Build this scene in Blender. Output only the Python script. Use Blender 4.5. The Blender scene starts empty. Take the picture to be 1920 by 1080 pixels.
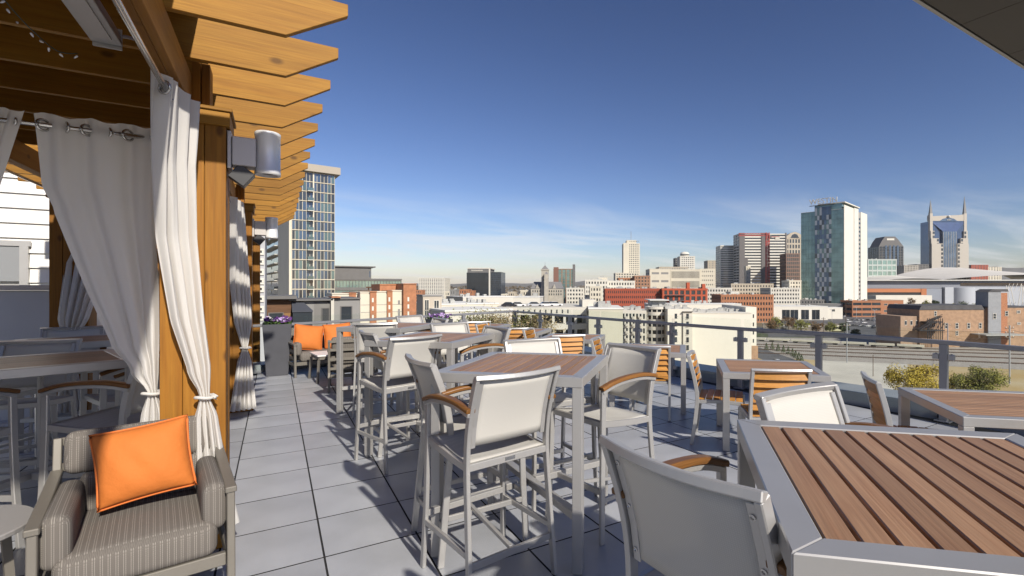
import bpy, bmesh, math, random
from mathutils import Vector, Matrix
R = math.radians
S = bpy.context.scene
COL = S.collection
random.seed(7)

# ---------------------------------------------------------------- camera, sky, sun, exposure
F, CX, CY, EYE = 925.0, 1090.0, 540.0, 1.53        # focal length and principal point in photo pixels, eye height
YAW = math.atan((CX - 516.0) / F)
FX, FY = math.sin(YAW), math.cos(YAW)
cam = bpy.data.cameras.new('camera'); camo = bpy.data.objects.new('camera', cam); COL.objects.link(camo)
camo.location = (0, 0, EYE); camo.rotation_euler = (R(90), 0, -YAW)
cam.sensor_width = 36.0; cam.lens = F / 1920 * 36; cam.shift_x = (960 - CX) / 1920; cam.shift_y = 0
cam.clip_start = 0.05; cam.clip_end = 40000
S.camera = camo

SUN_AZ, SUN_EL = R(6), R(34)      # sun behind the camera, a little to the right of the walkway's axis
to_sun = Vector((math.sin(SUN_AZ) * math.cos(SUN_EL), -math.cos(SUN_AZ) * math.cos(SUN_EL), math.sin(SUN_EL)))
sun = bpy.data.lights.new('sun', 'SUN'); sun.energy = 2.6; sun.angle = R(1.0); sun.color = (1.0, 0.93, 0.82)
suno = bpy.data.objects.new('sun', sun); COL.objects.link(suno)
suno.rotation_euler = to_sun.to_track_quat('Z', 'Y').to_euler(); suno.location = (0, -5, 20)

w = bpy.data.worlds.new('World'); S.world = w; w.use_nodes = True
nt = w.node_tree; nt.nodes.clear()
def N(t, **k):
    n = nt.nodes.new(t)
    for a, b in k.items(): setattr(n, a, b)
    return n
sky = N('ShaderNodeTexSky'); sky.sky_type = 'NISHITA'; sky.sun_disc = False
sky.sun_elevation = SUN_EL; sky.sun_rotation = math.atan2(to_sun.x, to_sun.y); sky.altitude = 200
sky.air_density = 1.0; sky.dust_density = 0.5; sky.ozone_density = 3.0
tc = N('ShaderNodeTexCoord'); sep = N('ShaderNodeSeparateXYZ'); nt.links.new(tc.outputs['Generated'], sep.inputs[0])
# thin cirrus: streaky noise seen on the plane of the cloud layer, only low over the horizon
dv = N('ShaderNodeMath', operation='ADD'); dv.inputs[1].default_value = 0.09; nt.links.new(sep.outputs[2], dv.inputs[0])
px_ = N('ShaderNodeMath', operation='DIVIDE'); nt.links.new(sep.outputs[0], px_.inputs[0]); nt.links.new(dv.outputs[0], px_.inputs[1])
py_ = N('ShaderNodeMath', operation='DIVIDE'); nt.links.new(sep.outputs[1], py_.inputs[0]); nt.links.new(dv.outputs[0], py_.inputs[1])
cmb = N('ShaderNodeCombineXYZ'); nt.links.new(px_.outputs[0], cmb.inputs[0]); nt.links.new(py_.outputs[0], cmb.inputs[1])
mp = N('ShaderNodeMapping'); mp.inputs['Location'].default_value = (3.1, 1.7, 0.4); mp.inputs['Rotation'].default_value = (0, 0, R(50)); mp.inputs['Scale'].default_value = (0.42, 1.1, 1)
nt.links.new(cmb.outputs[0], mp.inputs[0])
nz = N('ShaderNodeTexNoise'); nz.inputs['Scale'].default_value = 1.1; nz.inputs['Detail'].default_value = 9; nz.inputs['Roughness'].default_value = 0.62
nz.inputs['Distortion'].default_value = 0.5
nt.links.new(mp.outputs[0], nz.inputs['Vector'])
cr = N('ShaderNodeMapRange'); cr.inputs[1].default_value = 0.45; cr.inputs[2].default_value = 0.72; nt.links.new(nz.outputs[0], cr.inputs[0])
lo = N('ShaderNodeMapRange'); lo.inputs[1].default_value = 0.19; lo.inputs[2].default_value = 0.06; nt.links.new(sep.outputs[2], lo.inputs[0])
mu = N('ShaderNodeMath', operation='MULTIPLY'); nt.links.new(cr.outputs[0], mu.inputs[0]); nt.links.new(lo.outputs[0], mu.inputs[1])
mu2 = N('ShaderNodeMath', operation='MULTIPLY'); mu2.inputs[1].default_value = 0.8; nt.links.new(mu.outputs[0], mu2.inputs[0])
mixc = N('ShaderNodeMixRGB'); nt.links.new(mu2.outputs[0], mixc.inputs[0]); gam = N('ShaderNodeGamma'); gam.inputs[1].default_value = 1.42; nt.links.new(sky.outputs[0], gam.inputs[0]); tint = N('ShaderNodeMixRGB', blend_type='MULTIPLY'); tint.inputs[0].default_value = 1.0; tint.inputs[2].default_value = (0.435, 0.375, 0.395, 1); nt.links.new(gam.outputs[0], tint.inputs[1]); nt.links.new(tint.outputs[0], mixc.inputs[1]); mixc.inputs[2].default_value = (6.9, 6.9, 7.0, 1)
bg = N('ShaderNodeBackground'); bg.inputs[1].default_value = 0.055
nt.links.new(mixc.outputs[0], bg.inputs[0])
wo = N('ShaderNodeOutputWorld'); nt.links.new(bg.outputs[0], wo.inputs[0])

S.render.engine = 'CYCLES'
S.view_settings.view_transform = 'Standard'; S.view_settings.look = 'None'
S.view_settings.exposure = 1.2; S.view_settings.gamma = 1.0; S.view_settings.use_curve_mapping = False
S.cycles.max_bounces = 7; S.cycles.transparent_max_bounces = 12; S.cycles.transmission_bounces = 6
S.cycles.caustics_reflective = False; S.cycles.caustics_refractive = False

# ---------------------------------------------------------------- helpers: places
def at(px, d, z=0.0):
    """world point at depth d (m along the view axis) seen at photo column px"""
    u = (px - CX) / F * d
    return Vector((d * FX + u * FY, d * FY - u * FX, z))
def zat(py, d): return EYE - (py - CY) * d / F

# ---------------------------------------------------------------- helpers: materials
MATS = {}
def mat(name, col, rough=0.6, metal=0.0, var=0.0, scale=4.0, stretch=(1, 1, 1), bump=0.0, bscale=None, spec=0.5, coords='Object', col2=None, detail=5, trans=0.0, sub=0.0):
    m = bpy.data.materials.new(name); m.use_nodes = True; t = m.node_tree; b = t.nodes['Principled BSDF']
    b.inputs['Roughness'].default_value = rough; b.inputs['Metallic'].default_value = metal
    b.inputs['Specular IOR Level'].default_value = spec
    if trans: b.inputs['Transmission Weight'].default_value = trans
    b.inputs['Base Color'].default_value = (*col, 1)
    if var or bump:
        c = t.nodes.new('ShaderNodeTexCoord'); mpn = t.nodes.new('ShaderNodeMapping'); mpn.inputs['Scale'].default_value = stretch
        t.links.new(c.outputs[coords], mpn.inputs[0])
        n = t.nodes.new('ShaderNodeTexNoise'); n.inputs['Scale'].default_value = scale; n.inputs['Detail'].default_value = detail
        t.links.new(mpn.outputs[0], n.inputs['Vector'])
        if var:
            rp = t.nodes.new('ShaderNodeMapRange'); rp.inputs[1].default_value = 0.3; rp.inputs[2].default_value = 0.7
            t.links.new(n.outputs[0], rp.inputs[0])
            mx = t.nodes.new('ShaderNodeMixRGB'); t.links.new(rp.outputs[0], mx.inputs[0])
            c2 = col2 if col2 else tuple(min(1, x * (1 + var)) for x in col)
            mx.inputs[1].default_value = (*[x * (1 - var) for x in col], 1) if not col2 else (*col, 1)
            mx.inputs[2].default_value = (*c2, 1); t.links.new(mx.outputs[0], b.inputs['Base Color'])
        if bump:
            n2 = n
            if bscale:
                n2 = t.nodes.new('ShaderNodeTexNoise'); n2.inputs['Scale'].default_value = bscale; n2.inputs['Detail'].default_value = 4
                t.links.new(mpn.outputs[0], n2.inputs['Vector'])
            bp = t.nodes.new('ShaderNodeBump'); bp.inputs['Strength'].default_value = bump; bp.inputs['Distance'].default_value = 0.01
            t.links.new(n2.outputs[0], bp.inputs['Height']); t.links.new(bp.outputs[0], b.inputs['Normal'])
    MATS[name] = m
    return m
def node_rand(m, amount=0.15):
    """vary the base colour a little from object to object"""
    t = m.node_tree; b = t.nodes['Principled BSDF']
    oi = t.nodes.new('ShaderNodeObjectInfo'); hs = t.nodes.new('ShaderNodeHueSaturation')
    mr = t.nodes.new('ShaderNodeMapRange'); mr.inputs[3].default_value = 1 - amount; mr.inputs[4].default_value = 1 + amount
    t.links.new(oi.outputs['Random'], mr.inputs[0]); t.links.new(mr.outputs[0], hs.inputs['Value'])
    if b.inputs['Base Color'].links:
        t.links.new(b.inputs['Base Color'].links[0].from_socket, hs.inputs['Color'])
    else: hs.inputs['Color'].default_value = b.inputs['Base Color'].default_value
    t.links.new(hs.outputs[0], b.inputs['Base Color'])
    return m
def wood(name, c1, c2, axis, rough=0.6, knots=True, sc=1.0):
    """stained timber: long grain along the given axis, darker knots"""
    m = bpy.data.materials.new(name); m.use_nodes = True; t = m.node_tree; b = t.nodes['Principled BSDF']
    c = t.nodes.new('ShaderNodeTexCoord'); oi = t.nodes.new('ShaderNodeObjectInfo')
    ad = t.nodes.new('ShaderNodeVectorMath'); ad.operation = 'ADD'
    ml = t.nodes.new('ShaderNodeVectorMath'); ml.operation = 'SCALE'; ml.inputs['Scale'].default_value = 17.0
    cb = t.nodes.new('ShaderNodeCombineXYZ')
    for i in range(3): t.links.new(oi.outputs['Random'], cb.inputs[i])
    t.links.new(cb.outputs[0], ml.inputs[0]); t.links.new(c.outputs['Object'], ad.inputs[0]); t.links.new(ml.outputs[0], ad.inputs[1])
    st = [14 * sc, 14 * sc, 14 * sc]; st[axis] = 0.9 * sc
    mpn = t.nodes.new('ShaderNodeMapping'); mpn.inputs['Scale'].default_value = st; t.links.new(ad.outputs[0], mpn.inputs[0])
    n = t.nodes.new('ShaderNodeTexNoise'); n.inputs['Scale'].default_value = 1.6; n.inputs['Detail'].default_value = 7; n.inputs['Distortion'].default_value = 1.2
    t.links.new(mpn.outputs[0], n.inputs['Vector'])
    st2 = [80 * sc, 80 * sc, 80 * sc]; st2[axis] = 2 * sc
    mp2 = t.nodes.new('ShaderNodeMapping'); mp2.inputs['Scale'].default_value = st2; t.links.new(ad.outputs[0], mp2.inputs[0])
    n2 = t.nodes.new('ShaderNodeTexNoise'); n2.inputs['Scale'].default_value = 1.5; n2.inputs['Detail'].default_value = 3; t.links.new(mp2.outputs[0], n2.inputs['Vector'])
    mx = t.nodes.new('ShaderNodeMixRGB'); rp = t.nodes.new('ShaderNodeMapRange'); rp.inputs[1].default_value = 0.28; rp.inputs[2].default_value = 0.72
    t.links.new(n.outputs[0], rp.inputs[0]); t.links.new(rp.outputs[0], mx.inputs[0])
    mx.inputs[1].default_value = (*c1, 1); mx.inputs[2].default_value = (*c2, 1)
    mx2 = t.nodes.new('ShaderNodeMixRGB'); mx2.blend_type = 'MULTIPLY'; mx2.inputs[0].default_value = 0.5
    t.links.new(mx.outputs[0], mx2.inputs[1]); t.links.new(n2.outputs[0], mx2.inputs[2])
    last = mx2.outputs[0]
    if knots:
        sk = t.nodes.new('ShaderNodeSeparateXYZ'); t.links.new(ad.outputs[0], sk.inputs[0]); ck = t.nodes.new('ShaderNodeCombineXYZ')
        i0, i1 = ((0, 2), (1, 2), (2, 0))[axis]; t.links.new(sk.outputs[i0], ck.inputs[0]); t.links.new(sk.outputs[i1], ck.inputs[1])
        mp3 = t.nodes.new('ShaderNodeMapping'); mp3.inputs['Scale'].default_value = (1.9, 3.4, 1); t.links.new(ck.outputs[0], mp3.inputs[0])
        vo = t.nodes.new('ShaderNodeTexVoronoi'); vo.voronoi_dimensions = '2D'; vo.inputs['Scale'].default_value = 1.0; t.links.new(mp3.outputs[0], vo.inputs['Vector'])
        kr = t.nodes.new('ShaderNodeMapRange'); kr.inputs[1].default_value = 0.035; kr.inputs[2].default_value = 0.085; t.links.new(vo.outputs['Distance'], kr.inputs[0])
        mx3 = t.nodes.new('ShaderNodeMixRGB'); t.links.new(kr.outputs[0], mx3.inputs[0]); mx3.inputs[1].default_value = (*[x * 0.38 for x in c1], 1)
        t.links.new(last, mx3.inputs[2]); last = mx3.outputs[0]
    hs = t.nodes.new('ShaderNodeHueSaturation'); mr = t.nodes.new('ShaderNodeMapRange'); mr.inputs[3].default_value = 0.80; mr.inputs[4].default_value = 1.12
    t.links.new(oi.outputs['Random'], mr.inputs[0]); t.links.new(mr.outputs[0], hs.inputs['Value']); t.links.new(last, hs.inputs['Color'])
    t.links.new(hs.outputs[0], b.inputs['Base Color']); b.inputs['Roughness'].default_value = rough
    b.inputs['Specular IOR Level'].default_value = 0.35
    bp = t.nodes.new('ShaderNodeBump'); bp.inputs['Strength'].default_value = 0.25; bp.inputs['Distance'].default_value = 0.004
    t.links.new(n2.outputs[0], bp.inputs['Height']); t.links.new(bp.outputs[0], b.inputs['Normal'])
    MATS[name] = m
    return m

# ---------------------------------------------------------------- helpers: meshes and objects
class MB:
    def __init__(s): s.v = []; s.f = []
    def add(s, vs, fs):
        o = len(s.v); s.v += [tuple(v) for v in vs]; s.f += [tuple(i + o for i in f) for f in fs]; return s
    def ob(s, O, u, n, up, a0, a1, b0, b1, t0, t1):
        """box spanned by directions u (a0..a1), up (b0..b1), n (t0..t1) from O"""
        O = Vector(O); u = Vector(u); n = Vector(n); up = Vector(up)
        vs = [O + u * a + up * b + n * t for t in (t0, t1) for b in (b0, b1) for a in (a0, a1)]
        return s.add(vs, [(0, 1, 3, 2), (4, 6, 7, 5), (0, 4, 5, 1), (2, 3, 7, 6), (0, 2, 6, 4), (1, 5, 7, 3)])
    def box(s, x0, x1, y0, y1, z0, z1):
        return s.ob((0, 0, 0), (1, 0, 0), (0, 1, 0), (0, 0, 1), x0, x1, z0, z1, y0, y1)
    def bar(s, p0, p1, w, h, up=(0, 0, 1)):
        p0 = Vector(p0); p1 = Vector(p1); d = (p1 - p0); L = d.length; d.normalize()
        up = Vector(up); sd = d.cross(up)
        if sd.length < 1e-4: sd = d.cross(Vector((1, 0, 0)))
        sd.normalize(); u2 = sd.cross(d).normalized()
        return s.ob(p0, d, sd, u2, 0, L, -h / 2, h / 2, -w / 2, w / 2)
    def sweep(s, pts, prof, up=(0, 0, 1), closed=False, caps=True):
        """sweep a 2-D profile (list of (side, up)) along points"""
        pts = [Vector(p) for p in pts]; n = len(pts); k = len(prof); up = Vector(up); rings = []
        for i, p in enumerate(pts):
            if closed: d = (pts[(i + 1) % n] - pts[i - 1])
            else: d = pts[min(i + 1, n - 1)] - pts[max(i - 1, 0)]
            d.normalize(); sd = d.cross(up)
            if sd.length < 1e-4: sd = Vector((1, 0, 0))
            sd.normalize(); u2 = sd.cross(d).normalized()
            rings.append([p + sd * a + u2 * b for a, b in prof])
        vs = [q for r in rings for q in r]; fs = []
        for i in range(n if closed else n - 1):
            j = (i + 1) % n
            for q in range(k): fs.append((i * k + q, i * k + (q + 1) % k, j * k + (q + 1) % k, j * k + q))
        if caps and not closed:
            fs.append(tuple(range(k))[::-1]); fs.append(tuple((n - 1) * k + q for q in range(k)))
        return s.add(vs, fs)
    def tube(s, pts, r, n=8, closed=False):
        return s.sweep(pts, [(r * math.cos(2 * math.pi * i / n), r * math.sin(2 * math.pi * i / n)) for i in range(n)], up=(0.03, 0.02, 1), closed=closed)
    def rbar(s, pts, w, h, up=(0, 0, 1), closed=False):
        return s.sweep(pts, [(-w / 2, -h / 2), (w / 2, -h / 2), (w / 2, h / 2), (-w / 2, h / 2)], up=up, closed=closed)
    def lathe(s, prof, n=24, c=(0, 0, 0)):
        k = len(prof); vs = []
        for i in range(n):
            a = 2 * math.pi * i / n
            vs += [(c[0] + r * math.cos(a), c[1] + r * math.sin(a), c[2] + z) for r, z in prof]
        fs = [(i * k + j, ((i + 1) % n) * k + j, ((i + 1) % n) * k + j + 1, i * k + j + 1) for i in range(n) for j in range(k - 1)]
        return s.add(vs, fs)
    def prism(s, poly, O, u, up, n, t):
        O = Vector(O); u = Vector(u); up = Vector(up); n = Vector(n); k = len(poly)
        vs = [O + u * a + up * b for a, b in poly] + [O + u * a + up * b + n * t for a, b in poly]
        return s.add(vs, [tuple(range(k)), tuple(range(2 * k - 1, k - 1, -1))] + [(i, i + k, (i + 1) % k + k, (i + 1) % k) for i in range(k)])
    def grid(s, fn, nu, nv):
        vs = [fn(i / nu, j / nv) for j in range(nv + 1) for i in range(nu + 1)]
        return s.add(vs, [(j * (nu + 1) + i, j * (nu + 1) + i + 1, (j + 1) * (nu + 1) + i + 1, (j + 1) * (nu + 1) + i) for j in range(nv) for i in range(nu)])
    def mesh(s, name, smooth=False, bevel=0.0, merge=False, recalc=True):
        me = bpy.data.meshes.new(name); me.from_pydata(s.v, [], s.f)
        if recalc or bevel or merge:
            bm = bmesh.new(); bm.from_mesh(me)
            if merge: bmesh.ops.remove_doubles(bm, verts=bm.verts, dist=1e-5)
            if recalc: bmesh.ops.recalc_face_normals(bm, faces=bm.faces)
            if bevel:
                es = [e for e in bm.edges if len(e.link_faces) == 2 and e.calc_face_angle(0) > 0.6]
                bmesh.ops.bevel(bm, geom=es, offset=bevel, segments=1, affect='EDGES', profile=0.5)
            bm.to_mesh(me); bm.free()
        if smooth: me.shade_smooth()
        return me
    def build(s, name, m, parent=None, loc=None, smooth=False, bevel=0.0, merge=False, recalc=True, kind=None):
        return link(name, s.mesh(name, smooth, bevel, merge, recalc), m, parent, loc, kind)
def link(name, me, m, parent=None, loc=None, kind=None, rot=None):
    o = bpy.data.objects.new(name, me); COL.objects.link(o)
    if m is not None and not me.materials: me.materials.append(m)
    if parent is not None: o.parent = parent
    if loc is not None: o.location = loc
    if rot is not None: o.rotation_euler = rot
    if kind: o['kind'] = kind
    return o
def thing(name, label, cat, loc=(0, 0, 0), rz=0.0, group=None):
    o = bpy.data.objects.new(name, None); COL.objects.link(o); o.location = loc; o.rotation_euler = (0, 0, rz)
    o.empty_display_size = 0.1
    return tag(o, label, cat, group)
def tag(o, label, cat, group=None):
    o['label'] = label; o['category'] = cat
    if group: o['group'] = group
    return o
def copy_tree(o, parent=None):
    c = o.copy(); COL.objects.link(c)
    if parent is not None: c.parent = parent
    for ch in KIDS.get(o.name, []): copy_tree(ch, c)
    return c
KIDS = {}
def index_kids():
    KIDS.clear()
    for o in COL.objects:
        if o.parent: KIDS.setdefault(o.parent.name, []).append(o)
def place(proto, first, loc, rz, label, group=None):
    o = proto if first else copy_tree(proto)
    o.location = loc; o.rotation_euler = (0, 0, rz); o['label'] = label
    if group: o['group'] = group
    return o

# ---------------------------------------------------------------- materials
alu = mat('brushed_aluminium', (0.47, 0.46, 0.445), rough=0.42, metal=0.55, var=0.05, scale=3)
alu_lt = mat('pale_aluminium', (0.46, 0.455, 0.445), rough=0.4, metal=0.5, var=0.05, scale=3)
steel = mat('polished_steel', (0.55, 0.54, 0.52), rough=0.25, metal=0.95)
railm = mat('rail_paint_silver', (0.33, 0.33, 0.345), rough=0.4, metal=0.6, var=0.05, scale=2)
sling = mat('white_mesh_sling', (0.70, 0.68, 0.63), rough=0.75, var=0.03, scale=2.0, bump=0.15, bscale=700)
teak = wood('teak_slat', (0.55, 0.235, 0.045), (0.72, 0.34, 0.07), 0, rough=0.5, knots=False, sc=1.5)
teak_arm = wood('teak_armrest', (0.20, 0.085, 0.022), (0.28, 0.125, 0.034), 1, rough=0.4, knots=False, sc=1.5)
ipe = wood('brown_table_slat', (0.36, 0.192, 0.10), (0.45, 0.268, 0.15), 0, rough=0.42, knots=False, sc=1.2)
cedar_x = wood('stained_cedar_rafter', (0.315, 0.135, 0.010), (0.42, 0.205, 0.022), 0, rough=0.65)
cedar_y = wood('stained_cedar_beam', (0.34, 0.135, 0.010), (0.43, 0.19, 0.020), 1, rough=0.65)
cedar_z = wood('stained_cedar_post', (0.30, 0.115, 0.008), (0.39, 0.17, 0.016), 2, rough=0.65)
curtainm = mat('white_curtain_cloth', (0.80, 0.78, 0.75), rough=0.85, var=0.03, scale=3, bump=0.1, bscale=400)
taupe = mat('taupe_metal_frame', (0.19, 0.175, 0.15), rough=0.45, metal=0.3, var=0.05, scale=4)
orange = mat('orange_canvas', (0.54, 0.155, 0.024), rough=0.8, var=0.05, scale=5, bump=0.35, bscale=26)
piping = mat('orange_piping', (0.62, 0.16, 0.03), rough=0.8)
planter_m = mat('dark_grey_planter', (0.062, 0.064, 0.075), rough=0.55, var=0.08, scale=6)
soil = mat('potting_soil', (0.03, 0.022, 0.016), rough=0.95, var=0.3, scale=30)
leafm = mat('plant_leaf', (0.07, 0.13, 0.025), rough=0.6, var=0.5, scale=9)
glassm = bpy.data.materials.new('balustrade_glass'); glassm.use_nodes = True
_t = glassm.node_tree; _t.nodes.clear()
_o = _t.nodes.new('ShaderNodeOutputMaterial'); _m = _t.nodes.new('ShaderNodeMixShader'); _tr = _t.nodes.new('ShaderNodeBsdfTransparent'); _g = _t.nodes.new('ShaderNodeBsdfGlossy')
_fr = _t.nodes.new('ShaderNodeFresnel'); _fr.inputs[0].default_value = 1.5
_tr.inputs[0].default_value = (0.965, 0.985, 0.975, 1); _g.inputs['Roughness'].default_value = 0.0
_ge = _t.nodes.new('ShaderNodeNewGeometry'); _iv = _t.nodes.new('ShaderNodeMath'); _iv.operation = 'SUBTRACT'; _iv.inputs[0].default_value = 1.0
_ml = _t.nodes.new('ShaderNodeMath'); _ml.operation = 'MULTIPLY'; _t.links.new(_ge.outputs['Backfacing'], _iv.inputs[1]); _t.links.new(_iv.outputs[0], _ml.inputs[0]); _t.links.new(_fr.outputs[0], _ml.inputs[1])
_t.links.new(_ml.outputs[0], _m.inputs[0]); _t.links.new(_tr.outputs[0], _m.inputs[1]); _t.links.new(_g.outputs[0], _m.inputs[2]); _t.links.new(_m.outputs[0], _o.inputs[0])

def translucent(m, amount, col):
    t = m.node_tree; b = t.nodes['Principled BSDF']; o = t.nodes['Material Output']
    tr = t.nodes.new('ShaderNodeBsdfTranslucent'); tr.inputs[0].default_value = (*col, 1); mx = t.nodes.new('ShaderNodeMixShader'); mx.inputs[0].default_value = amount
    t.links.new(b.outputs[0], mx.inputs[1]); t.links.new(tr.outputs[0], mx.inputs[2]); t.links.new(mx.outputs[0], o.inputs[0])
translucent(curtainm, 0.38, (0.85, 0.83, 0.79)); translucent(sling, 0.22, (0.8, 0.77, 0.7))
def weave(m):
    # open mesh: faint two-way thread pattern in the cloth colour
    t = m.node_tree; b = t.nodes['Principled BSDF']; c = t.nodes.new('ShaderNodeTexCoord')
    w1 = t.nodes.new('ShaderNodeTexWave'); w1.inputs['Scale'].default_value = 55; w1.bands_direction = 'X'; w2 = t.nodes.new('ShaderNodeTexWave'); w2.inputs['Scale'].default_value = 55; w2.bands_direction = 'Z'
    for w_ in (w1, w2): t.links.new(c.outputs['Object'], w_.inputs['Vector'])
    mu_ = t.nodes.new('ShaderNodeMixRGB'); mu_.blend_type = 'MULTIPLY'; mu_.inputs[0].default_value = 1; t.links.new(w1.outputs[0], mu_.inputs[1]); t.links.new(w2.outputs[0], mu_.inputs[2])
    mx = t.nodes.new('ShaderNodeMixRGB'); mx.blend_type = 'MULTIPLY'; mx.inputs[0].default_value = 0.16
    t.links.new(b.inputs['Base Color'].links[0].from_socket, mx.inputs[1]); t.links.new(mu_.outputs[0], mx.inputs[2]); t.links.new(mx.outputs[0], b.inputs['Base Color'])
weave(sling)
def tile_material():
    m = mat('porcelain_paver', (0.355, 0.368, 0.395), rough=0.34, var=0.13, scale=2.2, bump=0.2, bscale=170, spec=0.6, detail=9)
    return node_rand(m, 0.11)
tilem = tile_material()
subm = mat('dark_joint', (0.02, 0.02, 0.022), rough=0.9)

def fabric_dotted():
    m = bpy.data.materials.new('grey_dotted_stripe_fabric'); m.use_nodes = True; t = m.node_tree; b = t.nodes['Principled BSDF']
    c = t.nodes.new('ShaderNodeTexCoord'); sp = t.nodes.new('ShaderNodeSeparateXYZ'); t.links.new(c.outputs['Object'], sp.inputs[0])
    def M(op, a, bv=None):
        n = t.nodes.new('ShaderNodeMath'); n.operation = op
        for i, q in enumerate((a, bv)):
            if q is None: continue
            if isinstance(q, (int, float)): n.inputs[i].default_value = q
            else: t.links.new(q, n.inputs[i])
        return n.outputs[0]
    sn = t.nodes.new('ShaderNodeSeparateXYZ'); t.links.new(c.outputs['Normal'], sn.inputs[0])
    side = M('GREATER_THAN', M('ABSOLUTE', sn.outputs[0]), 0.6); front = M('SUBTRACT', 1.0, side)
    across = M('ADD', M('MULTIPLY', sp.outputs[0], front), M('MULTIPLY', sp.outputs[1], side))
    fx = M('FRACT', M('DIVIDE', M('ADD', across, 5.0), 0.026))
    d1 = M('ABSOLUTE', M('SUBTRACT', fx, 0.32)); d2 = M('ABSOLUTE', M('SUBTRACT', fx, 0.62))
    ln = M('LESS_THAN', M('MINIMUM', d1, d2), 0.05)
    yz = M('ADD', M('ADD', M('MULTIPLY', sp.outputs[1], front), sp.outputs[2]), 5.0)
    dot = M('LESS_THAN', M('FRACT', M('DIVIDE', yz, 0.0085)), 0.62)
    k = M('MULTIPLY', ln, dot)
    zig = M('LESS_THAN', M('FRACT', M('ADD', M('DIVIDE', yz, 0.006), M('MULTIPLY', M('ABSOLUTE', M('SUBTRACT', fx, 0.5)), 4.0))), 0.5)
    mx0 = t.nodes.new('ShaderNodeMixRGB'); t.links.new(zig, mx0.inputs[0]); mx0.inputs[1].default_value = (0.125, 0.112, 0.10, 1); mx0.inputs[2].default_value = (0.155, 0.14, 0.125, 1)
    mx = t.nodes.new('ShaderNodeMixRGB'); t.links.new(k, mx.inputs[0]); t.links.new(mx0.outputs[0], mx.inputs[1]); mx.inputs[2].default_value = (0.29, 0.268, 0.238, 1)
    t.links.new(mx.outputs[0], b.inputs['Base Color']); b.inputs['Roughness'].default_value = 0.9; b.inputs['Specular IOR Level'].default_value = 0.2
    bp = t.nodes.new('ShaderNodeBump'); bp.inputs['Strength'].default_value = 0.3; bp.inputs['Distance'].default_value = 0.002; t.links.new(k, bp.inputs['Height']); t.links.new(bp.outputs[0], b.inputs['Normal'])
    return m
dotfab = fabric_dotted()

# ================================================================ THE DECK
RAIL = [(5.42, 12.17), (5.50, 10.6), (5.57, 9.4), (5.68, 8.2), (5.78, 7.2), (5.86, 6.4), (6.02, 5.2), (6.32, 4.0), (6.52, 2.7), (6.53, 1.9), (6.45, 0.6), (6.25, -0.8)]
LRAIL = [(-0.9, 10.35), (0.25, 10.68), (5.42, 12.17)]
def rail_x(y):
    p = sorted(RAIL, key=lambda q: q[1])
    for a, b in zip(p, p[1:]):
        if a[1] <= y <= b[1]: return a[0] + (b[0] - a[0]) * (y - a[1]) / (b[1] - a[1])
    return p[0][0] if y < p[0][1] else p[-1][0]
floor = MB().add([(-6, -3.2, -0.007), (6.9, -3.2, -0.007), (6.75, 1.9, -0.007), (6.75, 2.7, -0.007), (6.5, 4, -0.007), (6.2, 5.2, -0.007), (6.05, 6.4, -0.007), (5.85, 8.2, -0.007), (5.6, 12.4, -0.007), (-0.9, 10.6, -0.007), (-6, 10.6, -0.007)], [tuple(range(11))]).build('floor', subm)
floor['kind'] = 'structure'
TX, TY = 0.512, 0.545
tm = MB().box(-TX / 2 + 0.0055, TX / 2 - 0.0055, -TY / 2 + 0.0055, TY / 2 - 0.0055, -0.03, 0.0).mesh('tile')
tm.materials.append(tilem); tm.materials.append(subm)
for p_ in tm.polygons: p_.material_index = 0 if p_.normal.z > 0.5 else 1      # side faces coloured dark so sunlit joint edges don't show pale
tiles = []
for i in range(-9, 14):
    x = 0.238 + (i + 0.5) * TX
    for j in range(-6, 23):
        y = 3.153 - 0.5 * TY + j * TY + (0.0 if i >= -1 else 0.10)
        if x > rail_x(y) - 0.02 or y > 10.68 + (x - 0.25) * 0.288 - 0.05 or y > 12: continue
        d = x * FX + y * FY
        vis = d > 0.9 and abs((x * FY - y * FX) / d * F + CX - 960) < 1150
        tiles.append((d if vis else 99 + abs(d), x, y))
tiles.sort()
rest = MB()
for k, (d, x, y) in enumerate(tiles):
    if k < 300: link('tile', tm, None, floor, (x, y, random.uniform(-0.0006, 0.0006)))
    else: rest.box(x - TX / 2 + 0.004, x + TX / 2 - 0.004, y - TY / 2 + 0.004, y + TY / 2 - 0.004, -0.03, 0.0)
rest.build('tile_field', tilem, floor, kind='stuff')

# ledge outside the glass and the outer wall of the building that carries the deck
ledgem = mat('ledge_coping_metal', (0.30, 0.32, 0.34), rough=0.4, metal=0.2, var=0.08, scale=2)
stucco = mat('cream_stucco', (0.52, 0.48, 0.40), rough=0.9, var=0.06, scale=0.6)
lt = thing('parapet_ledge', 'low grey coping ledge running outside the glass balustrade', 'ledge')
path = [Vector((x, y, 0)) for x, y in RAIL]
def offs(pts, k):
    out = []
    for i, p in enumerate(pts):
        d = (pts[min(i + 1, len(pts) - 1)] - pts[max(i - 1, 0)]).normalized()
        out.append(p + Vector((-d.y, d.x, 0)) * k)
    return out
inn = offs(path, 0.07); out_ = offs(path, 0.62)
for i in range(len(path) - 1):
    a, b, c, d = inn[i], inn[i + 1], out_[i + 1], out_[i]
    g = (b - a).normalized() * 0.004
    a = a + g; d = d + g; b = b - g; c = c - g
    MB().add([(*p.xy, z) for z in (-0.05, 0.17) for p in (a, b, c, d)], [(0, 3, 2, 1), (4, 5, 6, 7), (0, 1, 5, 4), (1, 2, 6, 5), (2, 3, 7, 6), (3, 0, 4, 7)]).build('coping', ledgem, lt, bevel=0.004)
bw = MB()
o2 = offs(path, 0.58)
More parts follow.
